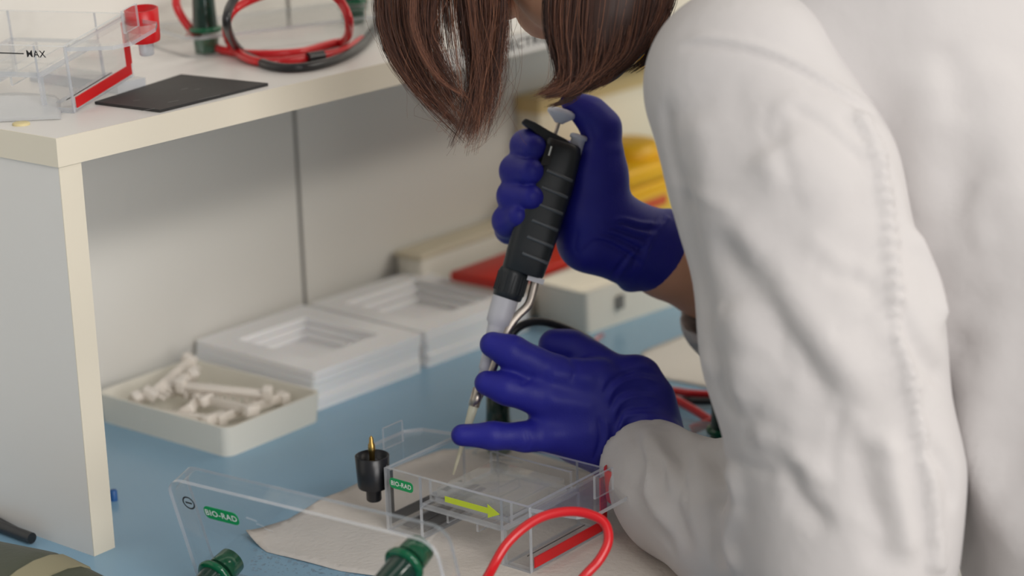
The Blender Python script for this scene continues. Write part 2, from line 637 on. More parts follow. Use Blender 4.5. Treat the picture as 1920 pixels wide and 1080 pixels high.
# ================================================================== the setting
WY = 1.355                                    # face of the back wall
wall = MB().box((-0.6, WY + 0.012, -0.9), (3.6, WY + 0.10, 1.9)).build('wall_back', M_wall)
tag(wall, 'pale grey panelled wall behind the bench', kind='structure')
for (x0, x1) in ((-0.6, 1.3582), (1.3632, 2.45), (2.455, 3.6)):
    MB().box((x0, WY, -0.05), (x1, WY + 0.012, 1.9)).build('wall_panel', M_wall, wall)
for x in (1.3582, 2.45):
    MB().box((x, WY + 0.002, -0.05), (x + 0.005, WY + 0.012, 1.9)).build('seam_strip', M_seam, wall)
fl = MB().box((-1.6, -3.0, -0.95), (3.6, 1.6, -0.9)).build('floor', M_floor)
tag(fl, 'grey floor of the laboratory', kind='structure')
wr = MB().box((3.6, -0.6, -0.9), (3.7, 1.5, 1.9)).build('wall_right', M_wall)
tag(wr, 'pale wall at the far end of the bench', kind='structure')

# bench
bench = thing('laboratory_bench', 'long laboratory bench with a smooth light blue worktop', 'bench', (1.7, 1.0, -0.9))
MB().box((0.15, 0.66, -0.03), (3.55, WY - 0.001, 0.0)).build('worktop', M_blue, bench, bevel=0.002)
MB().box((0.2, 0.74, -0.86), (3.5, WY - 0.01, -0.03)).build('base_cabinet', M_melamine, bench)
MB().box((0.25, 0.80, -0.9), (3.45, WY - 0.01, -0.86)).build('plinth', M_dark, bench)

# shelf standing on the bench
SZ0, SZ1, SX, SY = 0.2925, 0.3130, 0.8785, 1.1065
shelf = thing('bench_shelf', 'white melamine shelf with cream edges standing on the blue bench', 'shelf', (0.89, 1.23, 0))
sb = MB().box((SX + 0.0008, SY + 0.0008, SZ0), (2.9, WY, SZ1)).build('shelf_board', M_melamine, shelf)
MB().box((SX, SY, SZ0), (2.9, SY + 0.0008, SZ1)).build('edge_band', M_edge, sb)
MB().box((SX, SY + 0.0008, SZ0), (SX + 0.0008, WY, SZ1)).build('edge_band', M_edge, sb)
for x0 in (0.8802, 2.86):
    p = MB().box((x0, 1.1090, 0.0), (x0 + 0.0198, WY, SZ0)).build('side_panel', M_melamine, shelf)
    MB().box((x0, 1.1082, 0.0), (x0 + 0.0198, 1.1090, SZ0)).build('edge_band', M_edge, p)

# lettering strip on the shelf edge
c0 = ony(917, 110.5, SY)
lab = thing('shelf_label', 'white strip lettered in black capitals on the shelf edge behind the hair', 'label', (1.45, SY, SZ0))
xa, xb = ony(800, 120, SY)[0], ony(1075, 70, SY)[0]
MB().box((xa, SY - 0.0003, SZ0 + 0.0005), (xb, SY, SZ1 - 0.0005)).build('strip', M_label, lab)
xt = ony(930, 95, SY)[0]
MB().text('ELECTRO', 0.0112, ((xt, SY - 0.0006, SZ0 + 0.0068), (1.5, 0, 0), (0, 0, 1), (0, -1, 0)), 0, False).build('lettering', M_kprint, lab)

# ================================================================== electrophoresis tanks
W, L, HT, T = 0.093, 0.136, 0.050, 0.003
def make_tank(name, label, loc, rot, full=True):
    t = thing(name, label, 'gel tank', loc, rot, 'clear electrophoresis tanks')
    ZP = 0.026
    b = MB()
    for x in (0.0, W - T):                                           # long sides
        b.box((x, 0, 0), (x + T, 0.026, HT), 0, 1)
        b.box((x, 0.026, ZP), (x + T, L - 0.034, HT), 0, 1)
        b.box((x, L - 0.034, 0), (x + T, L, HT), 0, 1)
    for y in (0.0, L - T):                                           # ends
        b.box((T, y, 0), (W - T, y + T, HT), 0, 1)
    for y in (0.023, L - 0.034):                                     # walls of the buffer wells
        b.box((T, y, 0), (W - T, y + T, ZP), 0, 1)
    b.box((T, T, 0), (W - T, 0.023, T), 0, 1)
    b.box((T, L - 0.031, 0), (W - T, L - T, T), 0, 1)
    b.box((T, 0.026, ZP), (W - T, L - 0.034, ZP + T), 0, 1)          # platform
    for y in (0.050, 0.078):                                         # ribs below the platform
        b.box((0.004, y, ZP - 0.008), (W - 0.004, y + 0.002, ZP), 0, 1)
    b.build('tank_body', [M_acr, M_acre], t, True)
    # flanges at both ends with a lifting tab
    for e in (0, 1):
        poly = [(0.006, 0.0), (W - 0.002, 0.0), (W - 0.010, 0.034), (W - 0.022, 0.043), (0.034, 0.043), (0.018, 0.036)]
        if e == 0:
            poly = [(W - x, -y) for x, y in poly]
        else:
            poly = [(x, L + y) for x, y in poly]
        fl_ = MB().prism(poly, HT - 0.004, HT - 0.001, 0, 1).build('end_flange', [M_acr, M_acre], t, True)
        yt = L + 0.026 if e else -0.028
        xs = 0.030 if e else W - 0.052
        MB().box((xs, yt, HT - 0.001), (xs + 0.022, yt + 0.002, HT + 0.016), 0, 1).build('lifting_tab', [M_acr, M_acre], fl_, True)
    # electrodes: stripe on the end wall, riser, contact cup and pin
    for e in (0, 1):
        m = M_black if e else M_red
        y = L + 0.0003 if e else -0.0013
        s = MB()
        s.box((0.004, y, 0.003), (W - 0.004, y + 0.001, 0.011))
        x = 0.002 if e else W - 0.010
        s.box((x, y, 0.011), (x + 0.008, y + 0.001, HT - 0.005))
        s.build('electrode_stripe', m, t, True)
        cx, cy = (0.006, L + 0.017) if e else (W - 0.002, -0.015)
        c = MB().lathe([(0.029, 0.0112), (0.031, 0.0118), (0.054, 0.0130), (0.0545, 0.0118), (0.044, 0.0108), (0.036, 0.0)], (cx, cy, 0), (0, 0, 1)).build('contact_cup', m, t, True)
        MB().lathe([(0.018, 0.0050), (0.019, 0.0058), (0.031, 0.0058)], (cx, cy, 0), (0, 0, 1), 20).build('stem', m if e else M_acre, c, True)
        if e: MB().lathe([(0.036, 0.0022), (0.056, 0.0022), (0.058, 0.0028), (0.063, 0.0026), (0.064, 0.0018), (0.068, 0.0016), (0.070, 0.0)], (cx, cy, 0), (0, 0, 1), 16).build('contact_pin', M_brass, c, True)
        MB().tube([(0.012, L - 0.012 if e else 0.012, 0.006), (W - 0.012, L - 0.012 if e else 0.012, 0.006)], 0.0004, 6).build('electrode_wire', M_plat, t, True)
    return t

tank = make_tank('electrophoresis_tank', 'clear electrophoresis tank with black cup and yellow arrow, on paper under the pipette', (1.037, 0.825, 0.0017), (0, 0, 0))
# prints on the long side of the working tank
fx = lambda y, z: (np.array((-0.0003, y, z)), np.array((0, -1.0, 0)), np.array((0, 0, 1.0)), np.array((-1.0, 0, 0)))
k = MB().prism([(x - 0.0115, y - 0.0040) for x, y in rrect(0.023, 0.008, 0.003)], 0, 0.0003, frame=fx(0.119, 0.040)).build('brand_label', M_glabel, tank, True)
MB().text('BIO-RAD', 0.0050, (np.array((-0.0008, 0.119, 0.040)), (0, -0.95, 0), (0, 0, 1), (-1, 0, 0))).build('lettering', M_wprint, k, True)
ar = [(0, -0.0022), (0.040, -0.0020), (0.040, -0.0052), (0.051, 0.0), (0.040, 0.0052), (0.040, 0.0024), (0, 0.0022)]
MB().prism(ar, 0, 0.0003, frame=fx(0.077, 0.039)).build('yellow_arrow', M_yarrow, tank, True)
# dark comb-alignment bars and clear studs on the platform
b = MB()
for (y, x0, x1) in ((0.088, 0.014, 0.052), (0.080, 0.014, 0.050)):
    MB().box((x0, y, 0.0292), (x1, y + 0.0045, 0.0300)).build('alignment_bar', M_plat, tank, True)
for (y0, x0) in ((0.118, 0.008), (0.106, 0.010)):
    MB().box((x0, y0, 0.0032), (x0 + 0.05, y0 + 0.009, 0.0042)).build('alignment_bar', M_plat, tank, True)
# gel tray with gel inside the tank
gt = thing('gel_tray', 'clear tray holding a slab of gel inside the working tank', 'gel tray', (1.045, 0.850, 0.0302))
b = MB()
b.box((0.004, 0.004, 0), (0.074, 0.072, 0.003), 0, 1)
b.box((0.002, 0.0, 0), (0.005, 0.076, 0.016), 0, 1)
b.box((0.073, 0.0, 0), (0.076, 0.076, 0.016), 0, 1)
b.build('tray', [M_acr, M_acre], gt, True)
MB().box((0.0055, 0.004, 0.0031), (0.0725, 0.072, 0.0105), bev=0.001).build('gel', M_gel, gt, True)
for (x, y) in ((0.016, 0.078), (0.036, 0.078)):
    MB().lathe([(0, 0.006), (0.0008, 0.006), (0.0012, 0.0052), (0.0012, 0.0)], (x + 1.045, y + 0.85, 0.0302), (0, 0, 1), 24).build('stud', M_acre, tank)

tank2 = make_tank('electrophoresis_tank', 'clear electrophoresis tank with red cup tipped on the shelf at the left', (0.944, 1.1655, 0.3132), (0, -0.115, 0.35))
fx2 = (np.array((-0.0004, 0.024, 0.044)), np.array((0, -1.0, 0)), np.array((0, 0, 1.0)), np.array((-1.0, 0, 0)))
mk = MB().text('MAX', 0.0072, fx2).box((-0.0006, 0.034, 0.0438), (-0.0003, 0.056, 0.0446))
mk.build('fill_mark', M_kprint, tank2, True)
pt = thing('casting_plate', 'clear flat casting plate tucked under the tipped tank on the shelf', 'plate', (1.02, 1.23, SZ1))
MB().box((1.012, 1.195, SZ1), (1.040, 1.300, SZ1 + 0.0085), 0, 1).build('plate', [M_acr, M_acre], pt)

# ================================================================== lids
LL, LW, LK = 0.222, 0.094, 0.018
def make_lid(name, label, loc, mtx, up, label_front=True, cat='tank lid'):
    """lid: x along the length, y across the face, z = out of the printed face"""
    t = thing(name, label, cat, (0, 0, 0), None, 'clear electrophoresis lids')
    t.matrix_basis = Matrix.Translation(Vector(loc)) @ mtx.to_4x4()
    poly = rrect(LL, LW, 0.013, 6)
    MB().prism(poly, -0.003, 0, 0, 1).build('lid_plate', [M_acr, M_acre], t, True)
    b = MB()
    n = len(poly)
    cx, cy = LL / 2, LW / 2
    inn = [(cx + (x - cx) * (1 - 0.0048 / LL * 1.2), cy + (y - cy) * (1 - 0.0048 / LW * 1.2)) for x, y in poly]
    v = [(x, y, -0.003) for x, y in poly] + [(x, y, -LK) for x, y in poly] + [(x, y, -0.003) for x, y in inn] + [(x, y, -LK) for x, y in inn]
    b.add(v, [(i, (i + 1) % n, n + (i + 1) % n, n + i)[::-1] for i in range(n)], 0, True)
    b.add(v, [(2 * n + i, 2 * n + (i + 1) % n, 3 * n + (i + 1) % n, 3 * n + i) for i in range(n)], 0, True)
    b.add(v, [(n + i, n + (i + 1) % n, 3 * n + (i + 1) % n, 3 * n + i)[::-1] for i in range(n)], 1)
    b.build('lid_skirt', [M_acr, M_acre], t, True)
    for i, (px, py) in enumerate(((0.022, LW - 0.078), (LL - 0.026, LW - 0.022))):
        g = MB().lathe([(0.0005, 0.0100), (0.001, 0.0135), (0.0035, 0.0142), (0.005, 0.0132), (0.0055, 0.0108)], (px, py, 0), (0, 0, 1)).build('plug_collar', M_green, t, True)
        MB().lathe([(0.0055, 0.0106), (0.014, 0.0100), (0.034, 0.0092), (0.036, 0.0080)], (px, py, 0), (0, 0, 1)).build('plug_sleeve', M_greend, g, True)
        MB().lathe([(0.036, 0.0068), (0.044, 0.0062), (0.046, 0.0048)], (px, py, 0), (0, 0, 1), 20).build('cable_boot', M_redc if i else M_blackc, g, True)
        MB().lathe([(-0.0165, 0.0078), (-0.0165, 0.0100), (-0.004, 0.0108), (-0.003, 0.0108)], (px, py, 0), (0, 0, 1)).build('plug_socket', M_green, g, True)
    return t
def lid_print(t):
    """marks printed on the face"""
    z = 0.0002
    k = MB().prism([(0.029 + x, LW - 0.0260 + y) for x, y in rrect(0.030, 0.0105, 0.004)], 0.0001, 0.0004).build('brand_label', M_glabel, t, True)
    MB().text('BIO-RAD', 0.0068, ((0.044, LW - 0.0207, 0.0007), (0.98, 0, 0), (0, 1, 0), (0, 0, 1))).build('lettering', M_wprint, k, True)
    b = MB()
    c = (0.0165, LW - 0.0165)
    n = 28
    v = []
    for r in (0.0054, 0.0042):
        v += [(c[0] + r * math.cos(2 * math.pi * i / n), c[1] + r * math.sin(2 * math.pi * i / n), 0.0003) for i in range(n)]
    b.add(v, [(i, (i + 1) % n, n + (i + 1) % n, n + i) for i in range(n)])
    b.box((c[0] - 0.0028, c[1] - 0.0006, 0.0002), (c[0] + 0.0028, c[1] + 0.0006, 0.0004))
    b.build('minus_mark', M_kprint, t, True)
    for (x, y, w_, h_) in ((0.066, -0.0175, 0.010, 0.0016), (0.074, -0.0205, 0.007, 0.0010), (0.080, -0.0230, 0.008, 0.0008)):
        MB().add([(x, LW + y, 0.0003), (x + w_, LW + y - 0.001, 0.0003), (x + w_ * .9, LW + y + h_ - 0.001, 0.0003), (x + 0.001, LW + y + h_, 0.0003)], [(0, 1, 2, 3)]).build('smudge', M_film, t, True)

# lid propped on its edge at the front: x runs towards the viewer, face leans over
TL, TR = onz(308, 899, 0.0935), onz(790, 1016, 0.0925)
e1 = (TR - TL) / np.linalg.norm(TR - TL)
dn = np.array([0.29, 0, -0.957]); dn -= e1 * (dn @ e1); dn /= np.linalg.norm(dn)
ey = -dn
ez = np.cross(e1, ey)
org = TL - ey * LW
org[2] = max(org[2], 0.004)
Mx = Matrix(((e1[0], ey[0], ez[0]), (e1[1], ey[1], ez[1]), (e1[2], ey[2], ez[2])))
lid = make_lid('tank_lid', 'clear lid printed with a minus mark, propped on edge in the front', org, Mx, False)
lid_print(lid)
# its leads
q0 = org + e1 * (LL - 0.026) + ey * (LW - 0.022) + ez * 0.046
q1 = q0 + ez * 0.03
loop = spline([q0, q1 + np.array([0.01, -0.01, -0.016]), D(700, 1175, 1.20), D(850, 1180, 1.28), D(912, 1085, 1.345), D(952, 1018, 1.36), D(1010, 972, 1.365), D(1075, 959, 1.365), D(1128, 975, 1.36),
               D(1141, 1010, 1.355), D(1125, 1048, 1.35), D(1092, 1085, 1.345), D(1040, 1150, 1.325), D(960, 1230, 1.29)], 110)
loop[:, 2] = np.maximum(loop[:, 2], 0.006)
MB().tube(loop, 0.0033, 12).build('red_lead', M_redc, lid)
q0 = org + e1 * 0.022 + ey * (LW - 0.078) + ez * 0.046
lead = spline([q0, q0 + ez * 0.02, q0 + ez * 0.05 + np.array([0.0, -0.03, 0.0]), q0 + np.array([-0.02, -0.13, 0]), q0 + np.array([-0.01, -0.24, 0])], 40)
lead[:, 2] = np.maximum(lead[:, 2], 0.0045)
MB().tube(lead, 0.0033, 12).build('black_lead', M_blackc, lid)

# lid lying on the shelf, printed face up, its leads coiled in front
def flat(a):
    return Matrix.Rotation(a, 3, 'Z')
o2 = np.array((1.176, 1.246, SZ1 + LK + 0.0))
ang2 = math.atan2(1.208 - 1.246, 1.312 - 1.195)
lid2 = make_lid('tank_lid', 'clear lid with green plugs lying on the shelf among coiled leads', (1.150, 1.262, SZ1 + LK), flat(ang2), True)
def zz(p, z):
    return onz(p[0], p[1], z)
sh = SZ1
c1 = spline([D(655, -6, 1.60), D(640, -30, 1.62), D(590, -45, 1.64), D(480, -40, 1.64), D(438, 0, 1.63), D(425, 45, 1.61), zz((450, 95), sh + 0.006), zz((505, 122), sh + 0.004), zz((560, 127), sh + 0.004), zz((620, 115), sh + 0.004), zz((668, 92), sh + 0.004), zz((696, 62), sh + 0.004), zz((712, 30), sh + 0.004), zz((715, 0), sh + 0.004)], 100)
MB().tube(c1, 0.0036, 12).build('black_lead', M_blackc, lid2)
c2 = spline([D(395, -20, 1.78), D(350, -30, 1.75), D(330, 5, 1.72), zz((358, 55), sh + 0.02), zz((405, 90), sh + 0.005), zz((470, 101), sh + 0.004), zz((560, 98), sh + 0.004), zz((640, 80), sh + 0.004), D(655, 45, 1.63), D(640, 5, 1.63), D(610, -20, 1.63)], 90)
c2[:, 2] = np.maximum(c2[:, 2], sh + 0.0038)
MB().tube(c2, 0.0036, 12).build('red_lead', M_redc, lid2)
c3 = spline([D(560, -30, 1.66), D(470, 0, 1.65), D(430, 30, 1.64), zz((428, 75), sh + 0.012), zz((460, 108), sh + 0.005), zz((510, 117), sh + 0.004), zz((580, 108), sh + 0.004), zz((640, 96), sh + 0.004), zz((680, 74), sh + 0.004)], 70)
c3[:, 2] = np.maximum(c3[:, 2], sh + 0.0038)
MB().tube(c3, 0.0036, 12).build('red_lead', M_redc, lid2)
MB().tube([zz((577, 109), sh + 0.0045), zz((606, 104.5), sh + 0.0045)], 0.0046, 14).build('black_sleeve', M_blackc, lid2)

# lid lying flat behind the working tank
lid3 = make_lid('tank_lid', 'clear lid with green plug lying flat on the bench behind the fingers', (1.190, 1.010, LK + 0.0016), flat(-1.3), True)
c4 = spline([D(940, 668, 1.59), D(950, 640, 1.595), D(975, 612, 1.60), D(1015, 603, 1.61), D(1065, 618, 1.62), D(1115, 645, 1.63), D(1160, 690, 1.62), onz(1240, 742, 0.006), onz(1300, 752, 0.006), onz(1360, 752, 0.006)], 60)
MB().tube(c4, 0.0034, 12).build('black_lead', M_blackc, lid3)
c5 = spline([onz(1160, 740, 0.012), onz(1250, 733, 0.010), onz(1300, 738, 0.010), onz(1390, 742, 0.010)], 30)
MB().tube(c5, 0.0034, 12).build('red_lead', M_redc, lid3)
cab = MB().tube(spline([onz(1215, 725, 0.012), onz(1255, 743, 0.014), onz(1300, 768, 0.014), onz(1345, 795, 0.012), onz(1420, 830, 0.008)], 30), 0.0036, 12).build('loose_cable', M_redc)
tag(cab, 'red cable running down to the coat cuff, upper of two beside the white sheet', 'cable')
cab = MB().tube(spline([onz(1295, 806, 0.010), onz(1325, 795, 0.014), onz(1375, 780, 0.016), onz(1440, 765, 0.012)], 24), 0.0042, 12).build('loose_cable', M_redc)
tag(cab, 'short red cable end just above the near coat cuff', 'cable')

# ================================================================== things on the shelf
sheet = thing('black_sheet', 'thin scuffed black sheet lying on the shelf beside the tipped tank', 'sheet', (1.29, 1.44, SZ1))
cr = [onz(178, 196, SZ1), onz(340, 144, SZ1), onz(503, 161, SZ1), onz(300, 211.5, SZ1)]
cr[2][1] = max(cr[2][1], SY + 0.001); cr[3][1] = max(cr[3][1], SY + 0.001)
MB().prism([(p[0], p[1]) for p in cr], SZ1 + 0.0002, SZ1 + 0.0022).build('sheet', M_mat, sheet)
for (a, b_) in (((340, 168), (352, 165)), ((365, 168), (376, 166)), ((372, 187), (412, 178)), ((265, 208), (290, 203)), ((315, 192), (335, 188)), ((250, 189), (262, 187))):
    p, q = onz(*a, SZ1 + 0.0023), onz(*b_, SZ1 + 0.0023)
    nrm = np.array([-(q - p)[1], (q - p)[0], 0]); nrm = nrm / np.linalg.norm(nrm) * 0.0008
    MB().add([p - nrm * .4, q - nrm, q + nrm * .5, p + nrm], [(0, 1, 2, 3)]).build('scuff', M_scr, sheet)
film = MB()
us = np.linspace(0, 1, 16)
vv = []
for i, u in enumerate(us):
    for j in range(9):
        t = j / 8
        p = onz(-60 + 175 * u, 233 - 30 * t - 8 * u, SZ1)
        hgt = 0.0012 + 0.010 * t * (1 - 0.2 * u) * (0.6 + 0.4 * math.sin(3.1 * u)) * (1 if u < 0.95 else 0.4)
        vv.append((p[0], p[1], SZ1 + hgt))
film.add(vv, [(i * 9 + j, (i + 1) * 9 + j, (i + 1) * 9 + j + 1, i * 9 + j + 1) for i in range(15) for j in range(8)], 0, True)
fo = film.build('plastic_film', M_film)
sol = fo.modifiers.new('thick', 'SOLIDIFY'); sol.thickness = 0.0004
tag(fo, 'sheet of frosted plastic film curling up on the shelf corner', 'film')
dsk = MB().lathe([(0, 0.0062), (0.0014, 0.0062), (0.0018, 0.0055), (0.0018, 0)], onz(40, 234, SZ1), (0, 0, 1), 20).build('small_disc', mat('yellowish_disc', (216, 200, 150), 0.5, 0.04))
tag(dsk, 'tiny yellowish disc on the shelf corner beside the film', 'disc')

# ================================================================== things on the bench under the shelf
def open_tray(name, label, cat, x0, x1, y0, y1, z0, z1, wall_t, floor_t, m, r=0.008, group=None, local=False, rz=0.0):
    t = thing(name, label, cat, ((x0 + x1) / 2, (y0 + y1) / 2, z0), (0, 0, rz), group)
    wx, wy = x1 - x0, y1 - y0
    out = [(x - wx / 2, y - wy / 2) for x, y in rrect(wx, wy, r, 4)]
    inn = [(x - wx / 2 + wall_t, y - wy / 2 + wall_t) for x, y in rrect(wx - 2 * wall_t, wy - 2 * wall_t, max(r - wall_t * 0.5, 0.002), 4)]
    n = len(out)
    h = z1 - z0
    dr = 0.97
    v = [(x * dr, y * dr, 0) for x, y in out] + [(x, y, h) for x, y in out] + [(x, y, h) for x, y in inn] + [(x * dr, y * dr, floor_t) for x, y in inn]
    f = [tuple(range(n))[::-1], tuple(range(3 * n, 4 * n))]
    b = MB().add(v, f)
    for a in range(3):
        b.add(v, [(a * n + i, a * n + (i + 1) % n, (a + 1) * n + (i + 1) % n, (a + 1) * n + i) for i in range(n)], 0, a != 1)
    b.build('tray_body', m, t, True)
    return t
open_tray('comb_tray', 'shallow off-white tray full of white combs beside the shelf leg', 'tray', 1.076, 1.190, 1.170, 1.335, 0.0, 0.026, 0.0028, 0.003, M_tray, 0.009)
# gel combs heaped in the tray, each a thing
def comb_mesh(ln, teeth):
    b = MB()
    b.box((0, -0.0025, 0), (ln, 0.0025, 0.004), bev=0.0006)
    b.box((0, -0.004, 0.003), (ln, 0.004, 0.0062), bev=0.0006)
    n = teeth
    for i in range(n):
        x = 0.004 + (ln - 0.008) * i / (n - 1)
        b.box((x - 0.0016, -0.0009, -0.009), (x + 0.0016, 0.0009, 0.0005))
    for x in (0.0, ln):
        b.box((x - 0.004, -0.0045, -0.002), (x + 0.004, 0.0045, 0.011), bev=0.0009)
    return b
combs = [((-0.030, 0.045, 0.020), 0.075, 20, -62, 5, 'with its end cocked up highest, at the back'),
         ((-0.008, 0.035, 0.022), 0.078, -62, 15, -4, 'lying lengthways on top of the heap'),
         ((-0.040, 0.060, 0.015), 0.060, -8, 40, 6, 'lying flat along the far left wall'),
         ((0.004, 0.020, 0.014), 0.070, -95, 80, 3, 'running straight to the near corner'),
         ((-0.030, 0.010, 0.012), 0.058, 30, 60, -3, 'low in the near left side'),
         ((0.010, 0.060, 0.013), 0.052, -100, 100, 4, 'tilted against the far right wall'),
         ((-0.020, -0.020, 0.011), 0.066, -10, 92, 2, 'buried at the near end'),
         ((-0.045, 0.030, 0.012), 0.060, -78, 88, 3, 'lying along the left wall')]
cmx, cmy = 1.133, 1.2525
for i, (c, ln, a, roll, pit, txt) in enumerate(combs):
    t = thing('gel_comb', 'white plastic gel comb ' + txt + ' of the tray', 'comb', (cmx + c[0], cmy + c[1] - 0.01, c[2] + 0.004), (math.radians(roll), math.radians(-pit), math.radians(a)), 'combs in the tray')
    comb_mesh(ln, 10).build('comb', M_comb, t, True)

# two stacks of white frames
def frame_plate(label, x0, x1, y0, y1, z0, z1, hx, hy, group, jit):
    t = thing('foam_rack', label, 'rack', ((x0 + x1) / 2 + jit[0], (y0 + y1) / 2 + jit[1], z0), (0, 0, jit[2]), group)
    wx, wy, h = x1 - x0, y1 - y0, z1 - z0 - 0.0004
    out = [(x - wx / 2, y - wy / 2) for x, y in rrect(wx, wy, 0.003, 2)]
    n = len(out)
    if hx == 0:
        b = MB().prism(out, 0, h)
        b.build('frame', M_foam, t, True, bevel=0.0006)
        return t
    inn = [(x - hx / 2, y - hy / 2) for x, y in rrect(hx, hy, 0.003, 2)]
    v = [(x, y, 0) for x, y in out] + [(x, y, h) for x, y in out] + [(x, y, h) for x, y in inn] + [(x, y, 0) for x, y in inn]
    b = MB()
    for a in range(4):
        b.add(v, [(a * n + i, a * n + (i + 1) % n, ((a + 1) % 4) * n + (i + 1) % n, ((a + 1) % 4) * n + i) for i in range(n)])
    b.build('frame', M_foam, t, True, bevel=0.0006)
    return t
ords = ['bottom', 'second', 'third', 'fourth', 'fifth', 'top']
for i in range(6):
    frame_plate(f'white foam rack frame, {ords[i]} layer of the nearer stack by the comb tray', 1.203, 1.340, 1.188, 1.345, i * 0.0062, (i + 1) * 0.0062, (0, 0, 0, 0.076, 0.082, 0.088)[i], (0, 0, 0, 0.080, 0.088, 0.096)[i], 'racks in the nearer stack', (rng.normal() * 0.0008, rng.normal() * 0.0008, rng.normal() * 0.004 - 0.035))
for i in range(6):
    frame_plate(f'white foam rack frame, {ords[i]} layer of the farther stack by the red box', 1.352, 1.500, 1.186, 1.340, i * 0.0058, (i + 1) * 0.0058, (0, 0, 0, 0.075, 0.090, 0.102)[i], (0, 0, 0, 0.072, 0.090, 0.104)[i], 'racks in the farther stack', (rng.normal() * 0.0008, rng.normal() * 0.0008, rng.normal() * 0.004 - 0.04))

# boxes further along the bench
rb = thing('red_box', 'low ivory box with an orange-red lid behind the pipette', 'box', (1.562, 1.236, 0), (0, 0, 0.0))
MB().box((-0.078, -0.034, 0), (0.078, 0.034, 0.038), bev=0.002).build('box_body', M_creamw, rb, True)
MB().box((-0.080, -0.036, 0.038), (0.080, 0.036, 0.048), bev=0.002).build('box_lid', M_redlid, rb, True)
wb = thing('ivory_rack', 'long low ivory box against the wall behind the red lid', 'box', (1.720, 1.328, 0), (0, 0, 0))
MB().box((-0.23, -0.012, 0), (0.23, 0.022, 0.050), bev=0.003).build('box_body', M_creamw, wb, True)
MB().box((-0.232, -0.013, 0.050), (0.232, 0.023, 0.056), bev=0.002).build('box_lid', M_cream, wb, True)
ct = open_tray('ivory_tray', 'broad ivory tray on the blue bench under the gloved upper hand', 'tray', 1.512, 1.72, 1.112, 1.182, 0.0, 0.042, 0.004, 0.020, M_creamw, 0.006, rz=-0.12)
MB().box((-0.060, -0.0375, 0.016), (-0.050, -0.0360, 0.030)).build('finger_slot', M_seam, ct, True)
# yellow containers
def sharps(label, loc, w_, d_, h_, rz):
    t = thing('sharps_bin', label, 'bin', loc, (0, 0, rz), 'yellow waste bins')
    a, c = w_ / 2, d_ / 2
    v = [(-a * .9, -c * .9, 0), (a * .9, -c * .9, 0), (a * .9, c * .9, 0), (-a * .9, c * .9, 0), (-a, -c, h_), (a, -c, h_), (a, c, h_), (-a, c, h_)]
    MB().add(v, [(0, 3, 2, 1), (4, 5, 6, 7), (0, 1, 5, 4), (1, 2, 6, 5), (2, 3, 7, 6), (3, 0, 4, 7)]).build('bin_body', M_yellow, t, True, bevel=0.004)
    MB().box((-a * 1.08, -c * 1.08, h_), (a * 1.08, c * 1.08, h_ + 0.022), bev=0.006).build('bin_lid', M_yellow, t, True)
    MB().lathe([(0, a * .5), (0.014, a * .5), (0.016, a * .4), (0.016, 0)], (0, 0, h_ + 0.022), (0, 0, 1), 24).build('bin_cap', M_yellow, t, True)
    # label on the front and left faces
    fr_ = MB().prism([(-a * .86, h_ * .12), (a * .86, h_ * .12), (a * .9, h_ * .86), (-a * .9, h_ * .86)], 0, 0.001, frame=(np.array((0, -c * 1.0 - 0.0005, 0.0)), np.array((1.0, 0, 0)), np.array((0, 0, 1.0)), np.array((0, -1.0, 0)))).build('bin_label', M_ylabel, t, True)
    for (x0, x1, z0, z1, m) in ((-.8, .1, .70, .82, M_rprint), (-.8, -.3, .46, .60, M_gprint), (-.3, .8, .22, .36, M_rprint)):
        MB().box((a * x0, -c - 0.0022, h_ * z0), (a * x1, -c - 0.0014, h_ * z1)).build('label_bar', m, fr_, True)
    return t
b1 = D(1225, 385, 2.12)
sharps('yellow waste bin with printed label on the bench beside the coat sleeve', (1.762, 1.250, 0.0), 0.130, 0.085, 0.094, 0.0)
cb = thing('warm_wall_carton', 'added cream carton for the warm light on the wall behind the yellow bin', 'box', (1.82, 1.336, 0.0562), (0, 0, 0))  # added carton, its cream stands in for warm light on the bare wall
MB().box((-0.125, -0.016, 0), (0.125, 0.016, 0.125), bev=0.002).build('carton', M_cream, cb, True)
MB().box((-0.1255, -0.0165, 0.108), (0.1255, 0.0165, 0.1255)).build('brown_band', mat('tan_wall_tone', (206, 180, 126), 0.6, 0.05), cb, True)  # tan band for the browner strip of that warm wall
yt = ony(1216, 165, 1.336)
ybt = thing('yellow_tub', 'small yellow tub on the added cream carton just behind the shoulder', 'tub', (yt[0], 1.336, 0.1820), (0, 0, 0))
MB().lathe([(0, 0.011), (0.002, 0.012), (0.022, 0.0135), (0.023, 0.0148), (0.026, 0.0148), (0.027, 0.013), (0.027, 0)], (0, 0, 0), (0, 0, 1), 30).build('tub', M_yellow, ybt, True)

# ================================================================== paper, water, loose things
def patch(px_poly, z, m, name, label, cat, wav=0.0006, n=26, thick=0.0007):
    pts = [onz(p[0], p[1], z)[:2] for p in px_poly]
    bm = bmesh.new()
    vs = [bm.verts.new((p[0], p[1], z)) for p in pts]
    fc = bm.faces.new(vs)
    bmesh.ops.triangulate(bm, faces=[fc])
    for _ in range(4):
        bmesh.ops.subdivide_edges(bm, edges=[e for e in bm.edges if e.calc_length() > 0.012], cuts=1)
        bmesh.ops.triangulate(bm, faces=bm.faces[:])
    for v in bm.verts:
        v.co.z += wav * (0.5 + 0.5 * math.sin(v.co.x * 70 + 2 * math.sin(v.co.y * 50))) + 0.0002
    bm.verts.index_update()
    b = MB().add([v.co for v in bm.verts], [[v.index for v in f.verts] for f in bm.faces], 0, True)
    o = b.build(name, m)
    o.modifiers.new('thick', 'SOLIDIFY').thickness = thick
    bm.free()
    return tag(o, label, cat)
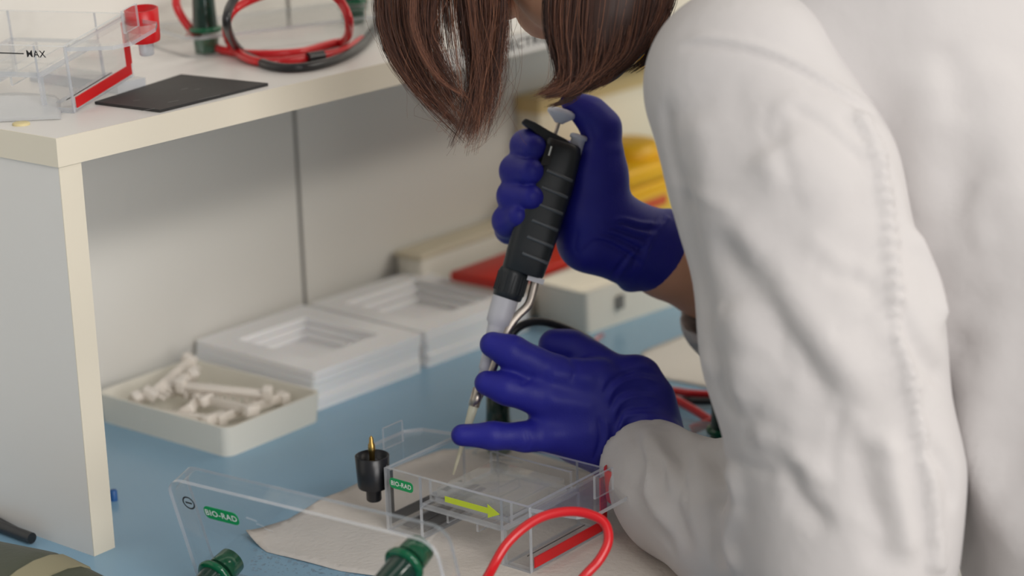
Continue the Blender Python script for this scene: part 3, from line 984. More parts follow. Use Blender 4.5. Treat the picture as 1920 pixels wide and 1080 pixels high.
tw = patch([(462, 1011), (500, 990), (540, 976), (575, 955), (602, 938), (640, 925), (668, 910), (735, 880), (830, 845), (960, 842), (1100, 880), (1205, 925), (1300, 985), (1420, 1070), (1400, 1150), (1150, 1190), (950, 1130), (820, 1120), (720, 1085), (640, 1072), (560, 1052), (500, 1036)], 0.0, M_towel, 'paper_towel', 'damp off-white paper towel spread under the working tank', 'paper towel', 0.0008)
for v in tw.data.vertices:                      # the torn corner curls
    wv = tw.matrix_basis @ v.co
    q = onz(462, 1011)
    d_ = math.hypot(wv.x - q[0], wv.y - q[1])
    if d_ < 0.03:
        v.co.z += 0.006 * (1 - d_ / 0.03) ** 2
patch([(1204, 661), (1297, 623), (1420, 590), (1500, 700), (1420, 760), (1340, 730), (1248, 712), (1200, 690)], 0.0, M_paper, 'paper_sheet', 'blank white sheet on the bench between glove and coat', 'paper', 0.0002)
# beads of water beside the towel
b = MB()
for i in range(420):
    px_, py_ = 470 + 260 * random.random(), 1028 + 75 * random.random()
    if py_ < 1020 + (px_ - 470) * 0.17 + 6 * math.sin(px_ * .1):
        continue
    p = onz(px_, py_, 0.0002)
    r = 0.0006 + 0.0012 * random.random() ** 2
    b.lathe([(0, r), (r * .35, r * .8), (r * .5, r * .4), (r * .52, 0)], p, (0, 0, 1), 8)
o = b.build('water_drops', M_water)
tag(o, 'scattered beads of water on the blue bench beside the towel', 'water', kind='stuff')
# pink clip on the bench
pk = thing('pink_clip', 'tiny pink clip on the bench behind the thumb', 'clip', onz(1121, 640, 0))
p0 = onz(1121, 640, 0)
MB().tube([p0 + (-0.005, 0.0, 0.002), p0 + (0.004, 0.001, 0.003), p0 + (0.007, -0.002, 0.006)], 0.0017, 8).build('clip_arm', M_pink, pk)
MB().tube([p0 + (0.003, 0.001, 0.003), p0 + (0.006, 0.004, 0.003)], 0.0015, 8).build('clip_arm', M_pink, pk)
pg = MB().lathe([(0, 0.003), (0.008, 0.003), (0.009, 0.002), (0.009, 0)], onz(214, 938, 0), (0, 0, 1), 14).build('blue_peg', M_bpeg)
tag(pg, 'small blue peg half hidden behind the shelf leg', 'peg')
# olive case and black cable at the lower left
oc = thing('olive_case', 'soft olive case with a beige band at the lower left corner', 'case', (0.77, 1.02, 0))
ol = []
a0, a1 = onz(-140, 1015, 0.02), onz(330, 1130, 0.012)
ax = (a1 - a0)
cs = MB()
rows = []
for i, t in enumerate(np.linspace(0, 1, 24)):
    c = a0 + ax * t
    r = 0.030 * min(1, (1 - t) * 3.2 + 0.25) * min(1, t * 8 + .5)
    rows.append((c, r))
side = np.array([-ax[1], ax[0], 0]); side /= np.linalg.norm(side)
def case_strip(t0, t1, grow):
    b = MB(); vs = []; n = 20; m_ = 18
    for t in np.linspace(t0, t1, n):
        c = a0 + ax * t
        rz = (0.022 * min(1, (1 - t) * 2.0 + 0.15) + grow)
        ry = 0.050 + grow
        c = np.array([c[0], c[1], 0]) - side * 0.046
        for k in range(m_):
            a = 2 * math.pi * k / m_
            vs.append(c + side * ry * math.cos(a) + np.array([0, 0, rz + rz * math.sin(a)]))
    b.add(vs, [(i * m_ + k, i * m_ + (k + 1) % m_, (i + 1) * m_ + (k + 1) % m_, (i + 1) * m_ + k) for i in range(n - 1) for k in range(m_)], 0, True)
    b.add(vs, [tuple(range(m_))[::-1], tuple(range((n - 1) * m_, n * m_))])
    return b
case_strip(0, 1, 0).build('case_body', M_olive, oc)
case_strip(0.60, 0.67, 0.0008).build('band', M_beige, oc)
kc = MB().tube(spline([onz(-90, 940, 0.004), onz(-20, 978, 0.005), onz(25, 996, 0.005), onz(60, 1009, 0.005)], 24), 0.0042, 12).tube(spline([onz(-90, 925, 0.006), onz(-20, 966, 0.006), onz(20, 988, 0.006), onz(56, 1006, 0.005)], 24), 0.0026, 10).build('power_cable', M_blackc)
tag(kc, 'black cable end lying against the shelf leg at the left edge', 'cable')

# ================================================================== pipette
PD = 1.5546
TIP = D(850, 890, PD)
TOP = D(1045, 232, PD)
pa = (TOP - TIP); PLEN = np.linalg.norm(pa); pa /= PLEN
U1 = PLEN / 686.0                                # metres per pixel along the pipette
pv = RT - pa * (RT @ pa); pv /= np.linalg.norm(pv)   # across, to the right
pw = np.cross(pa, pv)                            # towards or away from the viewer
if pw @ FW > 0:
    pw = -pw                                     # pw points to the viewer
def pp(s, lat=0.0, out=0.0):
    return TIP + (pa * s + pv * lat + pw * out) * U1
pip = thing('pipette', 'black and white pipette held by both gloved hands over the tank', 'pipette', TIP)
def plathe(prof, lat=0.0, sides=32, squash=1.0, out=0.0):
    return MB().lathe([(s * U1, r * U1) for s, r in prof], TIP + (pv * lat + pw * out) * U1, pa, sides, 0, pv, squash)
plathe([(0, 2.0), (30, 3.2), (80, 5.5), (120, 8.5), (150, 9.5), (152, 7.5)], 0, 20).build('disposable_tip', M_tip, pip)
plathe([(133, 8.5), (134, 10.5), (168, 11.0), (169, 8.5)], 0, 24).build('ejector_collar', M_steel, pip)
plathe([(165, 8), (205, 9), (206, 11.5), (232, 12.5), (262, 15.5), (285, 18), (292, 18.5), (297, 23), (312, 24), (352, 25)]).build('shaft', M_pipw, pip)
c = plathe([(344, 22), (346, 27), (358, 29), (392, 29.5), (398, 28), (404, 24)], 2).build('volume_collar', M_pip, pip)
b = MB()
for i in range(26):
    a = 2 * math.pi * i / 26
    v1 = pv * math.cos(a) + pw * math.sin(a)
    q = [pp(s, 2) + v1 * (29.3 * U1) for s in (356, 392)]
    b.tube(q, 0.9 * U1, 6)
b.build('knurl', M_pip, c)
# grip body: rounded rectangle sections along the axis
def section(s, lo, hi, dep, n=32, p=3.2):
    cx, hw = (lo + hi) / 2, (hi - lo) / 2
    out = []
    for k_ in range(n):
        a = 2 * math.pi * k_ / n
        ca, sa = math.cos(a), math.sin(a)
        out.append(pp(s, cx + hw * math.copysign(abs(ca) ** (2 / p), ca), dep * math.copysign(abs(sa) ** (2 / p), sa)))
    return out
def loft(secs):
    vs = []; n = 32
    for q in secs:
        vs += section(*q)
    b = MB()
    b.add(vs, [(i * n + k_, i * n + (k_ + 1) % n, (i + 1) * n + (k_ + 1) % n, (i + 1) * n + k_) for i in range(len(secs) - 1) for k_ in range(n)], 0, True)
    b.add(vs, [tuple(range(n))[::-1], tuple(range((len(secs) - 1) * n, len(secs) * n))])
    return b
g = loft([(398, -20, 54, 26), (402, -23, 57, 30), (440, -24, 60, 33), (520, -24, 62, 35), (575, -22, 63, 35), (600, -16, 62, 33), (640, -14, 60, 31), (652, -14, 56, 29), (656, -11, 50, 25)]).build('grip', M_pip, pip)
for s in (432, 464, 496, 528, 560, 592):
    vs = []
    for lat in np.linspace(6, 56, 12):
        e_ = abs((lat - 19) / 42) ** 3.2
        o_ = 34.0 * (max(0, 1 - e_)) ** (1 / 3.2)
        vs.append(pp(s - 0.10 * (lat - 30), lat, o_))
    MB().tube(vs, 3.6 * U1, 8).build('grip_rib', mat('pipette_rib_grey', (84, 90, 96), 0.4, 0.04), g)
# window on the side of the handle, with scale plate
MB().add([pp(600, -8, 33.6), pp(606, 8, 33.8), pp(645, 6, 31.8), pp(641, -8, 31.6)], [(0, 1, 2, 3)]).build('volume_window', M_kprint, pip)
MB().add([pp(622, 0, 33.6), pp(622, 3, 33.6), pp(640, 3, 32.6), pp(640, 0, 32.6)], [(0, 1, 2, 3)]).build('window_mark', M_wprint, pip)
# finger hook
hk = [(-66, 668), (-60, 678), (-40, 676), (-10, 668), (24, 662), (46, 652), (48, 640), (10, 640), (-14, 646), (-40, 660), (-56, 664)]
vs = [pp(s, l, 16) for l, s in hk] + [pp(s, l, -16) for l, s in hk]
n = len(hk)
MB().add(vs, [tuple(range(n)), tuple(range(n, 2 * n))[::-1]] + [(i, n + i, n + (i + 1) % n, (i + 1) % n) for i in range(n)]).build('finger_hook', M_pip, pip, bevel=0.0012)
r_ = MB().tube([pp(650, 2), pp(694, 2)], 3.6 * U1, 12).build('plunger_rod', M_steel, pip)
plathe([(688, 8), (692, 12), (703, 26), (706, 27.5), (711, 27), (715, 20), (716.5, 0)], 2).build('plunger_button', M_pipg, pip)
plathe([(640, 14), (668, 13.5), (670, 17.5), (676, 17.5), (678, 14), (678, 0)], 46, 28).build('ejector_button', M_pipg, pip)
bx = [pp(s, l, o_) for s in (389, 399) for (l, o_) in ((28, 20), (60, 20), (60, -20), (28, -20))]
MB().add(bx, [(0, 1, 2, 3), (4, 7, 6, 5), (0, 4, 5, 1), (1, 5, 6, 2), (2, 6, 7, 3), (3, 7, 4, 0)]).build('ejector_guide', M_pipw, pip)
# the bent steel ejector arm, a flattened strip
cur = spline([(392, 44, 4), (372, 45, 4), (345, 44, 4), (318, 30, 6), (290, 20, 8), (250, 16, 8), (215, 15, 8), (190, 12, 6), (165, 6, 3), (150, 3, 0)], 40)
vs = []
m_ = 10
for i, (s, l, o_) in enumerate(cur):
    c = pp(s, l, o_)
    t0, t1 = pp(*cur[max(i - 1, 0)]), pp(*cur[min(i + 1, len(cur) - 1)])
    tn = (t1 - t0) / np.linalg.norm(t1 - t0)
    e_a = np.cross(tn, pw); e_a /= np.linalg.norm(e_a)
    e_b = np.cross(tn, e_a)
    for k_ in range(m_):
        a = 2 * math.pi * k_ / m_
        vs.append(c + e_a * (8.0 * U1 * math.cos(a)) + e_b * (3.6 * U1 * math.sin(a)))
b = MB().add(vs, [(i * m_ + k_, i * m_ + (k_ + 1) % m_, (i + 1) * m_ + (k_ + 1) % m_, (i + 1) * m_ + k_) for i in range(len(cur) - 1) for k_ in range(m_)], 0, True)
b.build('ejector_arm', M_steel, pip)

# ================================================================== the person
P0 = np.array([1.30, 0.40, -0.9])
person = thing('person', 'person in a white lab coat and blue gloves bending over the tank', 'person', P0)
neck = np.array([1.275, 0.68, 0.43])
lsh = D(1405, 150, 1.315)
lel = D(1590, 1035, 1.300)
lwr = D(1205, 815, 1.535)
rsh = np.array([1.46, 0.72, 0.37])
rel = np.array([1.475, 0.715, 0.13])
rwr = D(1240, 487, 1.605)
hip = np.array([1.33, 0.40, -0.08])

# --- head frame: face looks forward and down
HC = D(1034, -252, 1.455)
hf = np.array([-0.12, 0.55, -0.83]); hf /= np.linalg.norm(hf)
hl = np.array([-1.0, -0.05, 0.10]); hl -= hf * (hl @ hf); hl /= np.linalg.norm(hl)      # to the person's left
hu = np.cross(hf, hl); hu = -hu if hu[1] < 0 else hu                                     # towards the crown
def hd(f_, l_, u_):
    return HC + hf * f_ + hl * l_ + hu * u_
head = [(hd(-0.015, 0, 0.035), hd(0.012, 0, 0.035), 0.078, 0.074),
        (hd(0.03, 0, 0.01), hd(0.035, 0, -0.045), 0.062, 0.048),
        (hd(0.055, 0.024, -0.072), hd(0.055, -0.024, -0.072), 0.028, 0.028),
        (hd(0.062, 0, -0.09), hd(0.066, 0, -0.092), 0.022, 0.020),
        (hd(0.01, 0.055, -0.05), hd(0.05, 0.03, -0.085), 0.022, 0.02), (hd(0.01, -0.055, -0.05), hd(0.05, -0.03, -0.085), 0.022, 0.02),
        (hd(0.07, 0.034, -0.02), hd(0.06, 0.04, -0.03), 0.018, 0.02), (hd(0.07, -0.034, -0.02), hd(0.06, -0.04, -0.03), 0.018, 0.02)]
nose = [(hd(0.088, 0, 0.018), hd(0.106, 0, -0.022), 0.007, 0.010), (hd(0.100, 0.009, -0.026), hd(0.100, -0.009, -0.026), 0.008, 0.008)]
lips = [(hd(0.088, 0.018, -0.053), hd(0.092, 0, -0.050), 0.005, 0.006), (hd(0.088, -0.018, -0.053), hd(0.092, 0, -0.050), 0.005, 0.006),
        (hd(0.086, 0.014, -0.062), hd(0.090, 0, -0.063), 0.005, 0.007), (hd(0.086, -0.014, -0.062), hd(0.090, 0, -0.063), 0.005, 0.007)]
brow = [(hd(0.082, 0.040, 0.026), hd(0.092, 0.012, 0.024), 0.006, 0.006), (hd(0.082, -0.040, 0.026), hd(0.092, -0.012, 0.024), 0.006, 0.006)]
ears = [(hd(-0.005, s * 0.076, 0.022), hd(0.0, s * 0.074, -0.026), 0.011, 0.009) for s in (-1, 1)]
torso = wchain([(*neck, 0.050), (1.31, 0.61, 0.33, 0.055), (1.33, 0.53, 0.20, 0.065), (1.33, 0.46, 0.06, 0.07), (*hip, 0.085)])
neckc = [(neck, hd(-0.02, 0, -0.05), 0.055, 0.052)]
sho = [(neck - [0, 0, .05], lsh, 0.042, 0.04), (neck - [0, 0, .05], rsh, 0.042, 0.04)]
arms = [(lsh, lel, 0.045, 0.038), (lel, lwr, 0.030, 0.009), (rsh, rel, 0.045, 0.036)]
wr_ = D(1248, 488, 1.610)
arms += [(rel, D(1330, 520, 1.640), 0.038, pr(69, 1.64)), (D(1330, 520, 1.640), wr_, pr(69, 1.64), pr(60, 1.61)), (wr_, D(1195, 455, 1.59), pr(60, 1.61), pr(50, 1.59))]
hands_in = [(lwr, D(1060, 760, 1.545), 0.013, 0.010), (D(1195, 455, 1.59), D(1125, 400, 1.565), 0.02, 0.016)]
legs = []
for sx in (-1, 1):
    legs += wchain([(hip[0] + sx * 0.085, hip[1], hip[2] - .03, 0.085), (hip[0] + sx * 0.09, 0.40, -0.46, 0.055), (hip[0] + sx * 0.095, 0.37, -0.83, 0.038)])
    legs += wchain([(hip[0] + sx * 0.095, 0.36, -0.868, 0.03), (hip[0] + sx * 0.10, 0.50, -0.875, 0.026)])
v, f = surf([head + neckc + torso + sho + arms + hands_in + legs, nose, lips, brow, ears], 0.0055, 0.008, 0.006, smooth=1)
np_mesh('body', v, f, M_skin, person, 'bare skin of wrist and face')
eb = bpy.data.objects['body']
for s in (-1, 1):
    MB().lathe([(-0.011, 0), (-0.008, 0.008), (0, 0.0115), (0.008, 0.008), (0.011, 0)], hd(0.080, s * 0.032, 0.008), hf, 16).build('eye', M_eye, eb)
    MB().lathe([(0.0098, 0.0052), (0.0112, 0.004), (0.0116, 0)], hd(0.080, s * 0.032, 0.008), hf, 16).build('iris', M_hairc, eb)

# --- gloves
dL = 1.545
gL_palm = chain([(1205, 780, dL, 54), (1120, 720, dL, 44), (1040, 702, dL - .004, 37)]) + \
    chain([(1205, 790, dL, 54), (1110, 765, dL, 46), (1030, 748, dL - .006, 40)]) + \
    chain([(1205, 800, dL, 54), (1110, 795, dL, 44), (1030, 788, dL, 38)]) + \
    chain([(1190, 820, dL, 52), (1115, 822, dL - .002, 42), (1030, 818, dL - .006, 32)]) + \
    chain([(1190, 720, dL + .012, 56), (1215, 750, dL + .006, 46), (1235, 830, dL, 52)]) + \
    chain([(1190, 820, dL, 52), (1150, 856, dL, 42), (1080, 836, dL, 34)]) + \
    chain([(1205, 800, dL, 54), (1300, 905, 1.465, 56)]) + chain([(1180, 835, dL, 46), (1230, 880, 1.52, 46)])
gL_index = chain([(1045, 702, dL - .004, 33), (1005, 684, 1.538, 29), (960, 661, 1.536, 29), (923, 646, 1.537, 24)])
gL_mid = chain([(1035, 750, dL - .006, 34), (1000, 741, 1.536, 30), (950, 728, 1.534, 28), (912, 718, 1.535, 23)])
gL_ring = chain([(1045, 790, dL, 30), (1030, 792, 1.575, 26), (1060, 795, 1.59, 24)])
gL_lit = chain([(1040, 818, dL - .006, 30), (985, 819, 1.534, 25), (925, 817, 1.530, 23), (866, 816, 1.530, 21)])
gL_thumb = chain([(1160, 715, dL + .012, 48), (1105, 678, 1.568, 36), (1070, 655, 1.572, 33), (1040, 648, 1.574, 31)])
v, f = surf([gL_palm, gL_index, gL_mid, gL_ring, gL_lit, gL_thumb], 0.0015, 0.0030, 0.0045, smooth=2)
wr = 0.0016
ln = []
for i in range(7):                               # stretch wrinkles across the wrist
    y = 690 + i * 15
    ln.append(([(1130 + i * 6, y + 52), (1150 + i * 4, y + 22), (1190, y + 4 + i * 2), (1236, y + 12)], 0.0019, 0.0015 * (1 if i % 2 else -1)))
for i in range(5):
    ln.append(([(1120 + i * 14, 780 + i * 4), (1126 + i * 12, 820), (1112 + i * 12, 868)], 0.0018, 0.0009 * (1 if i % 2 else -1)))
ln += [([(985, 805), (992, 830), (985, 845)], 0.0016, -0.0006), ([(1002, 700), (990, 715), (975, 722)], 0.0016, -0.0007), ([(1060, 660), (1080, 690), (1070, 720)], 0.003, -0.0010),
       ([(1020, 700), (1075, 705), (1120, 715)], 0.006, 0.0015), ([(1020, 750), (1075, 757), (1120, 765)], 0.006, 0.0013), ([(1020, 818), (1075, 815), (1120, 810)], 0.006, 0.0012)]
v = creases(v, f, ln)
np_mesh('glove', v, f, M_glove, person, 'blue nitrile glove, fingers stretched along the pipette')

gR_palm = chain([(1128, 285, 1.562, 41), (1124, 330, 1.566, 50), (1118, 400, 1.572, 60), (1105, 450, 1.578, 58)]) + \
    chain([(1118, 400, 1.572, 60), (1165, 440, 1.585, 66), (1215, 465, 1.60, 70)]) + \
    chain([(1105, 450, 1.578, 55), (1165, 468, 1.588, 60)]) + \
    chain([(1100, 330, 1.588, 34), (1095, 420, 1.592, 40)])
rim = []
cc, a1_, a2_ = D(1219, 469, 1.602), None, None
e_a = (D(1258, 411, 1.602) - D(1180, 527, 1.602)) / 2
e_b = FW * np.linalg.norm(e_a) * 0.80
N_ = 18
ringp = [cc + e_a * math.cos(2 * math.pi * i / N_) * (1 + 0.03 * math.sin(5 * i)) + e_b * math.sin(2 * math.pi * i / N_) for i in range(N_)]
rim = [(ringp[i], ringp[(i + 1) % N_], 0.0042, 0.0042) for i in range(N_)]
cuffv = chain([(1205, 462, 1.598, 69), (1224, 472, 1.603, 72)])
gR_index = chain([(1105, 300, 1.590, 26), (1020, 280, 1.594, 27), (988, 274, 1.578, 27), (988, 274, 1.562, 27), (1001, 277, 1.548, 24)])
gR_mid = chain([(1105, 340, 1.592, 28), (1010, 325, 1.600, 29), (971, 321, 1.580, 29), (971, 321, 1.562, 30), (995, 322, 1.545, 26)])
gR_ring = chain([(1105, 380, 1.594, 28), (1002, 370, 1.602, 29), (965, 368, 1.580, 28), (965, 368, 1.562, 29), (997, 370, 1.544, 24)])
gR_lit = chain([(1100, 420, 1.594, 26), (990, 424, 1.602, 26), (955, 430, 1.590, 23), (954, 414, 1.568, 27), (972, 405, 1.549, 22)])
gR_thumb = chain([(1128, 290, 1.562, 40), (1129, 240, 1.562, 32), (1106, 213, 1.560, 28), (1072, 190, 1.556, 21)])
v, f = surf([gR_palm + rim + cuffv, gR_index, gR_mid, gR_ring, gR_lit, gR_thumb], 0.0015, 0.0034, 0.0010, smooth=2)
ln = []
for i in range(8):
    t = i / 7
    ln.append(([(1090 + 50 * t, 470 - 62 * t + 8), (1120 + 50 * t, 452 - 40 * t), (1165 + 40 * t, 470 - 50 * t), (1205 + 35 * t, 500 - 80 * t)], 0.0020, 0.0016 * (1 if i % 2 else -1)))
for i in range(4):
    ln.append(([(1135 + 22 * i, 535 - i * 8), (1165 + 18 * i, 495 - i * 14), (1215 + 10 * i, 440 - 8 * i), (1238 + 6 * i, 405)], 0.0020, 0.0013 * (1 if i % 2 else -1)))
ln += [([(1085, 480), (1078, 460), (1085, 430)], 0.002, -0.0008), ([(1100, 225), (1112, 240), (1118, 262)], 0.0025, -0.0007)]
v = creases(v, f, ln)
np_mesh('glove', v, f, M_glove, person, 'blue nitrile glove closed round the pipette handle, thumb on top')

# --- lab coat: body, two sleeves
def wob(v, amp, fr, seed):
    r = np.random.default_rng(seed)
    out = np.zeros(len(v))
    for _ in range(6):
        k_ = r.normal(size=3) * fr
        out += np.sin(v @ k_ + r.uniform(0, 6.28))
    return out * amp / 3
coat_b = wchain([(1.30, 0.66, 0.38, 0.060), (1.32, 0.58, 0.25, 0.085), (1.335, 0.48, 0.08, 0.095), (1.335, 0.41, -0.10, 0.105), (1.335, 0.385, -0.40, 0.120)])
for sx in (-0.088, 0.085):
    coat_b += wchain([(1.30 + sx, 0.66, 0.37, 0.05), (1.325 + sx, 0.56, 0.22, 0.08), (1.325 + sx * 1.25, 0.46, 0.05, 0.088), (1.325 + sx * 1.3, 0.40, -0.12, 0.11), (1.335 + sx, 0.375, -0.40, 0.120)])
yoke = wchain([(*(lsh + np.array([0.03, -0.01, -0.005])), 0.038), (1.22, 0.665, 0.40, 0.050), (1.30, 0.67, 0.415, 0.048), (1.38, 0.69, 0.40, 0.048), (*(rsh - np.array([0.02, 0, 0])), 0.042)])
collar = [(neck + [0, -0.015, -0.01], neck + [-0.005, 0.03, 0.03], 0.07, 0.066)]
v, f = surf([coat_b + yoke + collar], 0.006, 0.030, 0.01, smooth=4)
nr = normals(v, f)
v = v + nr * wob(v, 0.002, 22, 3)[:, None]
bl = [([(1745, 110), (1738, 200), (1742, 330), (1760, 430), (1775, 560)], 0.020, 0.006), ([(1800, 240), (1790, 400), (1800, 560), (1830, 720)], 0.022, -0.006), ([(1840, 560), (1850, 760), (1850, 1000)], 0.024, 0.007),
      ([(1900, 420), (1905, 700), (1895, 980)], 0.024, -0.006), ([(1780, 640), (1805, 760), (1850, 900), (1890, 1060)], 0.010, 0.004), ([(1880, 100), (1870, 250), (1885, 420)], 0.02, 0.004)]
for i in range(12):
    x, y = rng.uniform(1740, 1915), rng.uniform(40, 1000)
    bl.append(([(x, y), (x + rng.normal() * 15, y + 70), (x + rng.normal() * 25, y + 150)], rng.uniform(0.007, 0.014), rng.choice([-1, 1]) * rng.uniform(0.001, 0.003)))
v = creases(v, f, bl)
coat = np_mesh('lab_coat', v, f, M_coat, person, 'white cotton lab coat')

slv = [(D(1392, 160, 1.315), D(1478, 350, 1.305), pr(184, 1.31), pr(196, 1.30)), (D(1478, 350, 1.305), D(1544, 640, 1.30), pr(196, 1.30), pr(214, 1.30)), (D(1544, 640, 1.30), D(1592, 880, 1.30), pr(214, 1.3), pr(192, 1.3)),
       (D(1592, 880, 1.30), lel, pr(192, 1.3), pr(178, 1.3)), (lel, D(1400, 985, 1.40), pr(175, 1.3), pr(145, 1.41)), (D(1400, 985, 1.40), D(1278, 930, 1.47), pr(145, 1.41), pr(104, 1.49)),
       (D(1278, 930, 1.47), D(1208, 872, 1.512), pr(104, 1.47), pr(82, 1.53))]
hole = [(D(1110, 782, 1.56), D(1225, 887, 1.507), pr(68, 1.55), pr(64, 1.53))]
v, f = surf([slv], 0.0034, 0.010, 0.01, hole, smooth=3)
nr = normals(v, f)
v = v + nr * (wob(v, 0.0010, 40, 5) + wob(v, 0.0018, 14, 8))[:, None]
sl = [([(1350, 380), (1440, 505), (1530, 630), (1640, 775)], 0.013, 0.0055), ([(1325, 405), (1410, 530), (1500, 660), (1590, 800)], 0.012, -0.0052),
      ([(1275, 300), (1290, 420), (1320, 560), (1345, 700), (1380, 800)], 0.011, -0.0051), ([(1310, 200), (1330, 330), (1350, 480)], 0.014, 0.0036),
      ([(1245, 180), (1262, 300), (1290, 400)], 0.007, -0.0029), ([(1370, 560), (1390, 660), (1375, 770)], 0.014, 0.0043),
      ([(1655, 800), (1670, 880), (1690, 980), (1705, 1060)], 0.008, 0.0043), ([(1600, 800), (1620, 900), (1650, 1000), (1665, 1075)], 0.010, -0.0043),
      ([(1400, 800), (1480, 840), (1540, 920)], 0.010, 0.0043), ([(1330, 830), (1350, 900), (1330, 980), (1355, 1075)], 0.009, -0.0072), ([(1360, 850), (1385, 930), (1370, 1020), (1395, 1078)], 0.009, 0.0058),
      ([(1480, 860), (1500, 930), (1560, 1000)], 0.008, -0.0043), ([(1700, 420), (1745, 520), (1768, 620)], 0.010, 0.0058), ([(1670, 560), (1725, 660), (1782, 720)], 0.009, -0.0058),
      ([(1600, 430), (1640, 560), (1650, 690)], 0.014, -0.0029), ([(1450, 250), (1520, 330), (1600, 400)], 0.02, 0.0029), ([(1720, 830), (1775, 880), (1790, 960)], 0.007, -0.0043),
      ([(1205, 800), (1230, 860), (1220, 930), (1260, 1000)], 0.007, 0.0051), ([(1180, 800), (1200, 860), (1190, 930)], 0.005, -0.0029), ([(1250, 810), (1275, 870), (1265, 950), (1300, 1040)], 0.007, -0.0051),
      ([(1215, 790), (1260, 800), (1310, 830)], 0.005, 0.0029), ([(1165, 900), (1215, 960), (1270, 1040)], 0.006, -0.0029),
      ([(1270, 90), (1320, 83), (1410, 97), (1500, 132), (1590, 187), (1660, 227), (1720, 275)], 0.0028, -0.0028), ([(1270, 82), (1320, 74), (1410, 88), (1500, 122), (1590, 176), (1660, 216), (1720, 262)], 0.0040, 0.0022)]
# felled seam down the back of the sleeve with its puckers
seam = spline([(1608, 205, 0), (1640, 280, 0), (1662, 400, 0), (1680, 550, 0), (1698, 680, 0), (1720, 800, 0), (1742, 900, 0), (1752, 1000, 0), (1756, 1078, 0)], 45)
sl.append(([(p[0], p[1]) for p in seam[::4]], 0.0075, 0.0022))
for i, p in enumerate(seam[1:-1]):
    wd_ = 15 + 3 * math.sin(i * 1.7)
    sl.append(([(p[0] - wd_, p[1] - 2), (p[0], p[1]), (p[0] + wd_, p[1] + 3)], 0.0026, 0.0040))
rr_ = np.random.default_rng(11)
for i in range(46):                               # small irregular creases of worn cotton
    x, y = rr_.uniform(1290, 1740), rr_.uniform(180, 1040)
    a = rr_.normal() * 0.5 + (1.05 if rr_.random() < 0.6 else 0.3)
    ln_ = rr_.uniform(35, 110)
    bend = rr_.normal() * 10
    p0_, p2_ = (x - ln_ * math.cos(a), y - ln_ * math.sin(a)), (x + ln_ * math.cos(a), y + ln_ * math.sin(a))
    sl.append(([p0_, (x + bend, y - bend), p2_], rr_.uniform(0.004, 0.009), rr_.choice([-1, 1]) * rr_.uniform(0.0006, 0.0018)))
for i in range(14):                               # gathers at the cuff
    x = 1160 + 9 * i
    sl.append(([(x, 800 + 4 * i), (x + 22, 850 + 5 * i), (x + 30, 905 + 6 * i)], 0.0035, rr_.choice([-1, 1]) * rr_.uniform(0.0006, 0.0016)))
v = creases(v, f, sl)
np_mesh('sleeve', v, f, M_coat, coat, 'near sleeve with a puckered seam')
# cuff hem of the near sleeve
e_c = np.array(D(1212, 842, 1.53) - D(1285, 900, 1.49)); e_c /= np.linalg.norm(e_c)

rs = [(rsh, rel, 0.085, 0.078), (rel, D(1374, 586, 1.649), 0.072, pr(102, 1.65))]
hole = [(D(1200, 470, 1.60), D(1372, 570, 1.649), pr(78, 1.6), pr(84, 1.64))]
cut = D(1297, 540, 1.63)
v, f = surf([rs], 0.004, 0.008, 0.01, hole, smooth=2)
rl = []
for i in range(6):
    rl.append(([(1296, 590 + i * 16), (1312, 593 + i * 16), (1335, 597 + i * 16)], 0.0032, 0.0030 if i % 2 else -0.0022))
v = creases(v, f, rl)
np_mesh('sleeve', v, f, M_coat, coat, 'far sleeve pushed up behind the coat')

# shoes and trousers below the coat
tr = []
for sx in (-1, 1):
    tr += wchain([(hip[0] + sx * 0.085, hip[1], hip[2] - .02, 0.105), (hip[0] + sx * 0.09, 0.40, -0.46, 0.075), (hip[0] + sx * 0.095, 0.372, -0.80, 0.062)])
v, f = surf([tr], 0.008, 0.012, 0.01)
np_mesh('trousers', v, f, M_dark, person, 'dark trousers')
for sx in (-1, 1):
    v, f = surf([wchain([(hip[0] + sx * 0.095, 0.345, -0.858, 0.040), (hip[0] + sx * 0.098, 0.42, -0.863, 0.036), (hip[0] + sx * 0.102, 0.51, -0.868, 0.031)])], 0.006, 0.006, 0.006)
    v[:, 2] = np.maximum(v[:, 2], -0.8995)
    np_mesh('shoe', v, f, M_black, person, 'dark shoe')

# --- hair: a cap of hair over the skull, then strands
cap = [(hd(-0.03, 0, 0.045), hd(0.0, 0, 0.052), 0.088, 0.084), (hd(-0.05, 0, 0.0), hd(-0.055, 0, -0.04), 0.07, 0.055)]
capg = chain([(1170, -200, 1.40, 120), (1160, -60, 1.395, 75), (1140, 30, 1.39, 58), (1110, 95, 1.392, 42), (1070, 138, 1.395, 20)]) + chain([(1195, -40, 1.41, 60), (1175, 40, 1.405, 46), (1120, 110, 1.40, 36)])
capg += chain([(1010, -330, 1.45, 120), (890, -240, 1.435, 85), (840, -165, 1.43, 48)]) + chain([(1110, -320, 1.41, 110), (1080, -190, 1.392, 60)]) + chain([(1000, -300, 1.42, 90), (960, -200, 1.42, 40)])
v, f = surf([cap + capg], 0.004, 0.008, 0.01, smooth=2)
hair = np_mesh('hair', v, f, M_hairc, person, 'brown chin-length hair')

